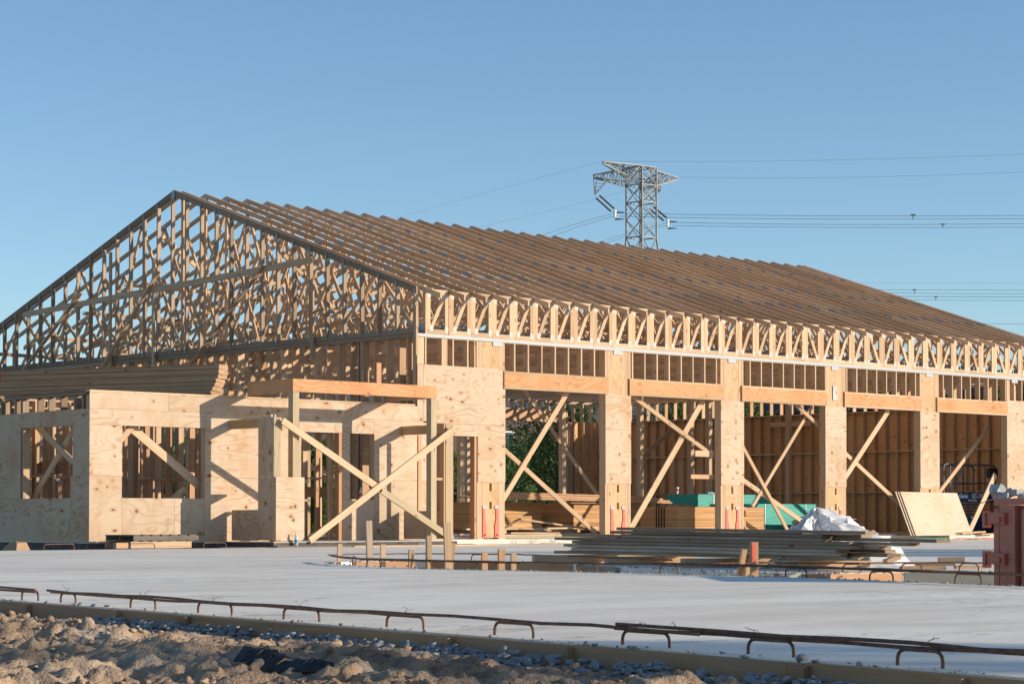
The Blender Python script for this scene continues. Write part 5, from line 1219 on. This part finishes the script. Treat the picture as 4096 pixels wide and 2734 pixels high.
def plant(name, mesh, x, y, zc, s, ds, cat, grp, trunk=True, h=None):
    e = empty(name, (x, y, -.44), ds, cat, grp)
    o = bpy.data.objects.new('crown', mesh); COL.objects.link(o); o.parent = e; o.location = (0, 0, zc + .44); o.scale = (s[0], s[1], s[2]); o.rotation_euler = (0, 0, random.uniform(0, 6.28) if s[0] == s[1] else 0)
    m = MB()
    top = zc + .44
    m.tube([(0, 0, 0), (.05, .03, top * .5), (0.02, 0, top)], [.10, .08, .04], 8)
    for k in range(5):
        a = k * 1.26; m.tube([(0.04, .02, top * .45), (math.cos(a) * .5 * s[0], math.sin(a) * .5 * s[1], top * .8), (math.cos(a) * 1.0 * s[0], math.sin(a) * 1.0 * s[1], top + .4 * s[2])], [.045, .03, .012], 6)
    t_ = m.build('trunk', M['bark'], None); t_.parent = e
    return e
# hedge of bushes behind the rear wall: seen through openings from left to right
bs = [(16.6 + 2.75 * k, 30.6 + .5 * (k % 2), (1.3, 1.22, 1.36)[k % 3]) for k in range(11)]
lbl = ['narrow leaved bush glimpsed through the left annex window', 'bush seen between studs in the annex front window', 'leafy bush seen through the annex doorway', 'bush behind the rear wall hidden mostly by the partition studs', 'bush seen through the narrow window of the annex', 'dense green bush filling the narrow doorway beside the first column', 'bush just right of the first column, behind the second bay', 'large sunlit green bush in the second bay opening, left half', 'large sunlit green bush in the second bay opening, right half', 'bush at the rear corner post of the second bay', 'bush seen through the far left annex studs']
for i, (x, y, s) in enumerate(bs):
    plant('leafy_bush', bushm[i % 2], x, y, 1.25, (1.25, 1.1, s), lbl[i], 'bush', 'green bushes behind the building')
ts = [(-7.4, 25, 3.4, 1.5, 'tall tree at the left photo edge behind the gable'), (34.0, 13.5, 2.6, .9, 'small tree beyond the end wall seen above its plywood'), (34.2, 17.0, 3.0, 1.0, 'leafy tree beyond the rear corner of the end wall'), (34.0, 10.5, 2.8, .7, 'slender tree beyond the end wall, mid part'), (33.6, 8.6, 1.4, .65, 'low round tree seen through the end wall window'), (33, 21.5, 3.2, 1.0, 'tree outside the rear right corner of the building'), (35.5, 5.0, 2.4, .8, 'green tree beyond the end wall behind the fourth bay')]
for i, (x, y, zc, s, ds) in enumerate(ts): plant('leafy_tree', treem[i % 2], x, y, zc, (s, s, s), ds, 'tree', 'trees around the building')
# trees to the right of the view, throwing shade over the right side of the paving; the smallest is added to shade the near corner
for i, (x, y, zc, s, sz, ds) in enumerate(((16.7, -28.0, 4.4, 1.25, .7, 'shade tree right of the photo, nearest the building'), (21.5, -29.5, 4.9, 1.2, .7, 'shade tree right of the photo, middle'), (-3.2, -44.8, 4.6, .62, .6, 'small unseen tree right of the camera, added to shade the near corner'))): plant('leafy_tree', treem[i % 2], x, y, zc, (s, s, sz), ds, 'tree', 'trees right of the site')
# houses
def brick(name, c1, c2, mortar):
    m, nt, b = newmat(name); br_ = N(nt, 'ShaderNodeTexBrick'); br_.inputs['Color1'].default_value = (*c1, 1); br_.inputs['Color2'].default_value = (*c2, 1); br_.inputs['Mortar'].default_value = (*mortar, 1)
    br_.inputs['Scale'].default_value = 1; br_.inputs['Brick Width'].default_value = .22; br_.inputs['Row Height'].default_value = .075; br_.inputs['Mortar Size'].default_value = .01
    tc = N(nt, 'ShaderNodeTexCoord'); nt.links.new(tc.outputs['UV'], br_.inputs['Vector']); nt.links.new(br_.outputs[0], b.inputs['Base Color']); b.inputs['Roughness'].default_value = .85; return m
M['brick'] = brick('dark_brick', (.085, .045, .035), (.06, .032, .026), (.14, .11, .10)); M['roof'] = plain('grey_shingles', (.10, .095, .10), .85, nz=.3, nscale=4); M['glass'] = plain('window_glass', (.05, .09, .12), .12, 0, .8)
def house(x0, x1, y0, y1, h, ds, wins, face='y'):
    e = empty('brick_house', ((x0 + x1) / 2, (y0 + y1) / 2, -.44), ds, 'house', 'brick houses behind the building')
    bx('wall', M['brick'], e, x0, x1, y0, y1, -.44, h)
    m = MB(); xm = (y0 + y1) / 2; o_ = .5
    m.prism([(y0 - o_, h), (y1 + o_, h), (xm, h + 1.7)], lambda p: (x0 - o_, p[0], p[1]), lambda p: (x1 + o_, p[0], p[1])); m.build('roof', M['roof'], e)
    for (a, z, w, hh) in wins:
        if face == 'y': w_ = bx('window', M['white'], e, a, a + w, y0 - .04, y0 - .005, z, z + hh); bx('pane', M['glass'], w_, a + .06, a + w - .06, y0 - .05, y0 - .041, z + .06, z + hh - .06)
        else: w_ = bx('window', M['white'], e, x0 - .04, x0 - .005, a, a + w, z, z + hh); bx('pane', M['glass'], w_, x0 - .05, x0 - .041, a + .06, a + w - .06, z + .06, z + hh - .06)
house(26, 62, 38, 48, 5.0, 'dark brick house beyond the bushes behind the second bay', ((34, 3.2, 1.2, 1.0), (44, 3.3, 2.2, 1.0), (52, 3.3, 1.5, 1.0)))
house(47, 57, -2, 15, 4.9, 'dark brick house beyond the far end wall', ((10.5, 2.6, 1.0, 1.3), (13.2, 3.3, 1.0, 1.2), (2, 3.3, 1.0, 1.2), (6, 3.2, 1.0, 1.2)), 'x')
house(52, 62, 17.5, 34, 4.9, 'dark brick house beyond the rear corner of the end wall', ((20, 3.0, 1.0, 1.2), (25, 3.0, 1.0, 1.2), (29, 3.0, 1.0, 1.2)), 'x')
house(-6, 9, 38, 46, 3.6, 'low brick house far behind the annex', ((-2, 1.2, 1.2, 1.2),))

# ================================================================== TRANSMISSION TOWER AND LINES
M['lattice'] = plain('lattice_steel', (.27, .28, .27), .6, .1, .5, .15, 1)
CAM = Vector((-22.280, -35.064, .454)); FW = Vector((.6833, .7302, 0)); RT = Vector((.7302, -.6833, 0))
def far(lat, dep, z): v = CAM + FW * dep + RT * lat; return Vector((v.x, v.y, z))
TD = 300.0
def hz(py, dep): return .454 + (2069 - py) / 8980 * dep
def lx(px, dep): return (px - 2048) / 8980 * dep
TC = far(lx(2566, TD), TD, 0)
TW = empty('transmission_tower', (TC.x, TC.y, -.44), 'steel lattice transmission tower rising behind the roof ridge', 'transmission tower')
hd = 2.0
L_ = far(lx(2507, TD), TD, 0); F_ = far(lx(2570, TD - hd), TD - hd, 0); R_ = far(lx(2628, TD), TD, 0); K_ = far(lx(2563, TD + hd), TD + hd, 0)
legs = [L_, F_, R_, K_]
def zz(py): return hz(py, TD)
lv = [zz(948), zz(877), zz(808), zz(738), zz(666)]
mb = MB(); rl, rb = .125, .062
def bar(a, b_, r): mb.beam(a, b_, r * 1.6, r * 1.6, n=(.3, .2, 1) if abs((b_ - a).normalized().z) < .8 else (1, .3, 0))
for p in legs: bar(Vector((p.x, p.y, lv[0])), Vector((p.x, p.y, lv[4])), rl)
for i in range(4):
    a, b_ = legs[i], legs[(i + 1) % 4]
    for k in range(4):
        bar(Vector((a.x, a.y, lv[k])), Vector((b_.x, b_.y, lv[k + 1])), rb); bar(Vector((b_.x, b_.y, lv[k])), Vector((a.x, a.y, lv[k + 1])), rb)
    for k in (0, 2, 3, 4): bar(Vector((a.x, a.y, lv[k])), Vector((b_.x, b_.y, lv[k])), rb * 1.3)
mb.build('tower_body', M['lattice'], TW)
mb = MB(); cc_ = sum(legs, Vector()) / 4
for i, p in enumerate(legs):
    foot = cc_ + (p - cc_) * 3.4; foot.z = -.44; top = Vector((p.x, p.y, lv[0])); bar(top, foot, rl)
    q = legs[(i + 1) % 4]; foot2 = cc_ + (q - cc_) * 3.4; foot2.z = -.44; top2 = Vector((q.x, q.y, lv[0]))
    for t0, t1 in ((0, .12), (.12, .27), (.27, .45), (.45, .7), (.7, 1.0)): bar(top.lerp(foot, t0), top2.lerp(foot2, t1), rb); bar(top2.lerp(foot2, t0), top.lerp(foot, t1), rb); bar(top.lerp(foot, t1), top2.lerp(foot2, t1), rb)
mb.build('tower_base', M['lattice'], TW)
def arm(name, tops, bots, tip_t, tip_b, n):
    """triangulated arm from two top and two bottom root points to its tip"""
    global mb
    mb = MB()
    def pt(a, b_, t): return a.lerp(b_, t)
    for s in (0, 1):
        bar(tops[s], tip_t, rb * 1.5); bar(bots[s], tip_b, rb * 1.5)
        for k in range(n):
            t0, t1 = k / n, (k + 1) / n
            bar(pt(tops[s], tip_t, t0), pt(bots[s], tip_b, t1), rb * .7) if k % 2 else bar(pt(bots[s], tip_b, t0), pt(tops[s], tip_t, t1), rb * .7)
            bar(pt(tops[s], tip_t, t1), pt(bots[s], tip_b, t1), rb * .6)
    for k in range(n):
        t0, t1 = k / n, (k + 1) / n
        bar(pt(bots[0], tip_b, t0), pt(bots[1], tip_b, t1), rb * .6); bar(pt(tops[1], tip_t, t0), pt(tops[0], tip_t, t1), rb * .6)
    return mb.build(name, M['lattice'], TW)
def V3(p, z): return Vector((p.x, p.y, z))
zt_, zb_ = lv[4], lv[3]
tipL = far(lx(2412, 290), 290, hz(640, 290)); tipR = far(lx(2716, 306), 306, hz(707, 306))
arm('ground_wire_arm', [V3(F_, zt_), V3(K_, zt_ - .2)], [V3(L_, zt_ - 1.4), V3(K_, zt_ - 1.6)], tipL, tipL - Vector((0, 0, .25)), 7)
arm('ground_wire_arm', [V3(F_, zt_), V3(R_, zt_ - .4)], [V3(R_, zb_), V3(K_, zb_ + .5)], tipR, tipR - Vector((0, 0, .2)), 6)
tl = far(lx(2374, 296), 296, hz(695, 296)); tb_ = far(lx(2376, 296), 296, hz(707, 296))
arm('conductor_arm', [V3(F_, zt_), V3(L_, zt_ - .3)], [V3(F_, zb_ + .3), V3(L_, zb_ - .1)], tl, tb_, 7)
tr_ = far(lx(2644, 305), 305, hz(742, 305))
arm('conductor_arm', [V3(K_, zt_ - 1), V3(R_, zt_ - .8)], [V3(K_, zb_ - .2), V3(R_, zb_)], tr_, tr_ - Vector((0, 0, .6)), 4)
mb = MB(); hb = far(lx(2381, 296), 296, hz(774, 296))
for a in (tb_, far(lx(2392, 296), 296, hz(700, 296)), far(lx(2432, 296), 296, hz(716, 296))): bar(a, hb, rb)
for t_ in (.3, .55, .8): bar(tb_.lerp(hb, t_), far(lx(2432, 296), 296, hz(716, 296)).lerp(hb, t_ * .8), rb * .6)
hb2 = far(lx(2598, 304), 304, hz(800, 304))
for a in (tr_, V3(K_, zb_ - .2), far(lx(2645, 304), 304, hz(755, 304))): bar(a, hb2, rb)
for t_ in (.35, .65): bar(tr_.lerp(hb2, t_), V3(K_, zb_ - .2).lerp(hb2, t_), rb * .6)
mb.build('hanger_frame', M['lattice'], TW)
M['insul'] = plain('dark_insulator', (.06, .065, .07), .5)
def strings(p, q, dep):
    e = bpy.data.objects.new('insulator_string', None); COL.objects.link(e); e.parent = TW
    m = MB()
    for s in (-1, 1):
        o_ = Vector((RT.x, RT.y, .8)) * (.22 * s); m.tube([p + o_, q + o_], .13, 6)
    o = m.build('insulator_rods', M['insul'], None); o.parent = e; o.location = -TW.location
    m = MB(); y1 = q + Vector((RT.x, RT.y, 0)) * .35; m.tube([q, y1 + Vector((0, 0, -.15)), y1 + Vector((-.1, 0, -.8)), y1 + Vector((.15, 0, -1.3))], [.12, .22, .2, .1], 6)
    o = m.build('yoke_plate', M['cup'], None); o.parent = e; o.location = -TW.location
    m = MB(); 
    for dz in (-.3, -1.2): m.tube([y1 + Vector((0, 0, dz)), y1 + Vector((RT.x, RT.y, 0)) * 1.2 + Vector((0, 0, dz))], [.14, .05], 6)
    o = m.build('clamp', M['insul'], None); o.parent = e; o.location = -TW.location
    return y1
yL = strings(far(lx(2392, 296), 296, hz(782, 296)), far(lx(2452, 296), 296, hz(836, 296)), 296)
yR = strings(far(lx(2606, 303), 303, hz(825, 303)), far(lx(2664, 303), 303, hz(874, 303)), 303)
M['wire'] = plain('line_wire', (.12, .15, .18), .5)
def wire(pts, r, ds, spacers=()):
    """pts: (px, py, depth) way points turned into metres; parabolic sag comes from the way points"""
    Q_ = [far(lx(a, d), d, hz(b_, d)) for a, b_, d in pts]; out = []
    n = 30
    for k in range(n + 1):
        t_ = k / n; A0, A1, A2 = Q_[0], Q_[1], Q_[2]
        out.append(A0 * ((1 - t_) * (1 - 2 * t_)) + A1 * (4 * t_ * (1 - t_)) + A2 * (t_ * (2 * t_ - 1)))
    m = MB(); m.tube(out, r * .5, 5)
    return thing_mesh('power_line', m, M['wire'], tuple(out[0]), ds, 'power line', 'wires of the overhead power lines')
wl_ = [((2416, 638, 290), (3260, 636, 290), (4300, 603, 290), .028, 'highest thin wire running right from the tower top'), ((2725, 703, 306), (3450, 703, 306), (4300, 673, 306), .028, 'thin wire running right from the right tower tip'),
       ((2404, 641, 290), (1980, 756, 330), (1500, 890, 370), .026, 'thin wire falling left from the left tower tip'), ((2540, 750, 306), (2100, 863, 340), (1700, 950, 370), .024, 'faint wire falling left behind the tower body'),
       ((2480, 848, 296), (3300, 859, 290), (4300, 856, 285), .055, 'upper conductor of the left pair running right'), ((2480, 861, 296), (3300, 872, 290), (4300, 869, 285), .050, 'lower conductor of the left pair running right'),
       ((2690, 885, 303), (3400, 894, 296), (4300, 888, 290), .055, 'upper conductor of the right pair running right'), ((2690, 898, 303), (3400, 906, 296), (4300, 903, 290), .050, 'lower conductor of the right pair running right'),
       ((2456, 850, 296), (2300, 893, 330), (2120, 955, 370), .055, 'left pair conductor going down left, upper'), ((2456, 861, 296), (2310, 905, 330), (2120, 975, 370), .055, 'left pair conductor going down left, lower'),
       ((2668, 888, 303), (2530, 925, 330), (2330, 985, 370), .055, 'right pair conductor going down left, upper'), ((2668, 898, 303), (2530, 935, 330), (2330, 1000, 370), .055, 'right pair conductor going down left, lower'),
       ((3400, 1130, 380), (3800, 1130, 380), (4300, 1131, 380), .03, 'faint wire above the lower right line group'), ((3450, 1155, 360), (3800, 1157, 360), (4300, 1158, 360), .055, 'first wire of the lower right line group'), ((3450, 1167, 360), (3800, 1171, 360), (4300, 1172, 360), .055, 'second wire of the lower right line group'),
       ((3450, 1181, 360), (3800, 1184, 360), (4300, 1186, 360), .07, 'third and thickest wire of the lower right line group'), ((3450, 1194, 360), (3800, 1198, 360), (4300, 1200, 360), .05, 'fourth wire of the lower right line group'), ((3850, 1287, 400), (4000, 1293, 400), (4300, 1296, 400), .055, 'lowest wire beside the right roof slope')]
for a, b_, c, r, ds in wl_: wire((a, b_, c), r, ds)
for (px, p0, p1, dep, ds) in ((3658, 855, 872, 289, 'spacer between the left pair conductors'), (3777, 893, 906, 294, 'spacer between the right pair conductors'), (3662, 1156, 1171, 360, 'spacer on the upper wires of the lower right group'), (3748, 1184, 1198, 360, 'spacer on the lower wires of the lower right group')):
    m = MB(); a, b_ = far(lx(px, dep), dep, hz(p0, dep)), far(lx(px, dep), dep, hz(p1, dep)); m.tube([a, b_], .07, 6); m.tube([a - Vector((RT.x, RT.y, 0)) * .3, a + Vector((RT.x, RT.y, 0)) * .3], .09, 6)
    thing_mesh('line_spacer', m, M['wire'], tuple(a), ds, 'line spacer')
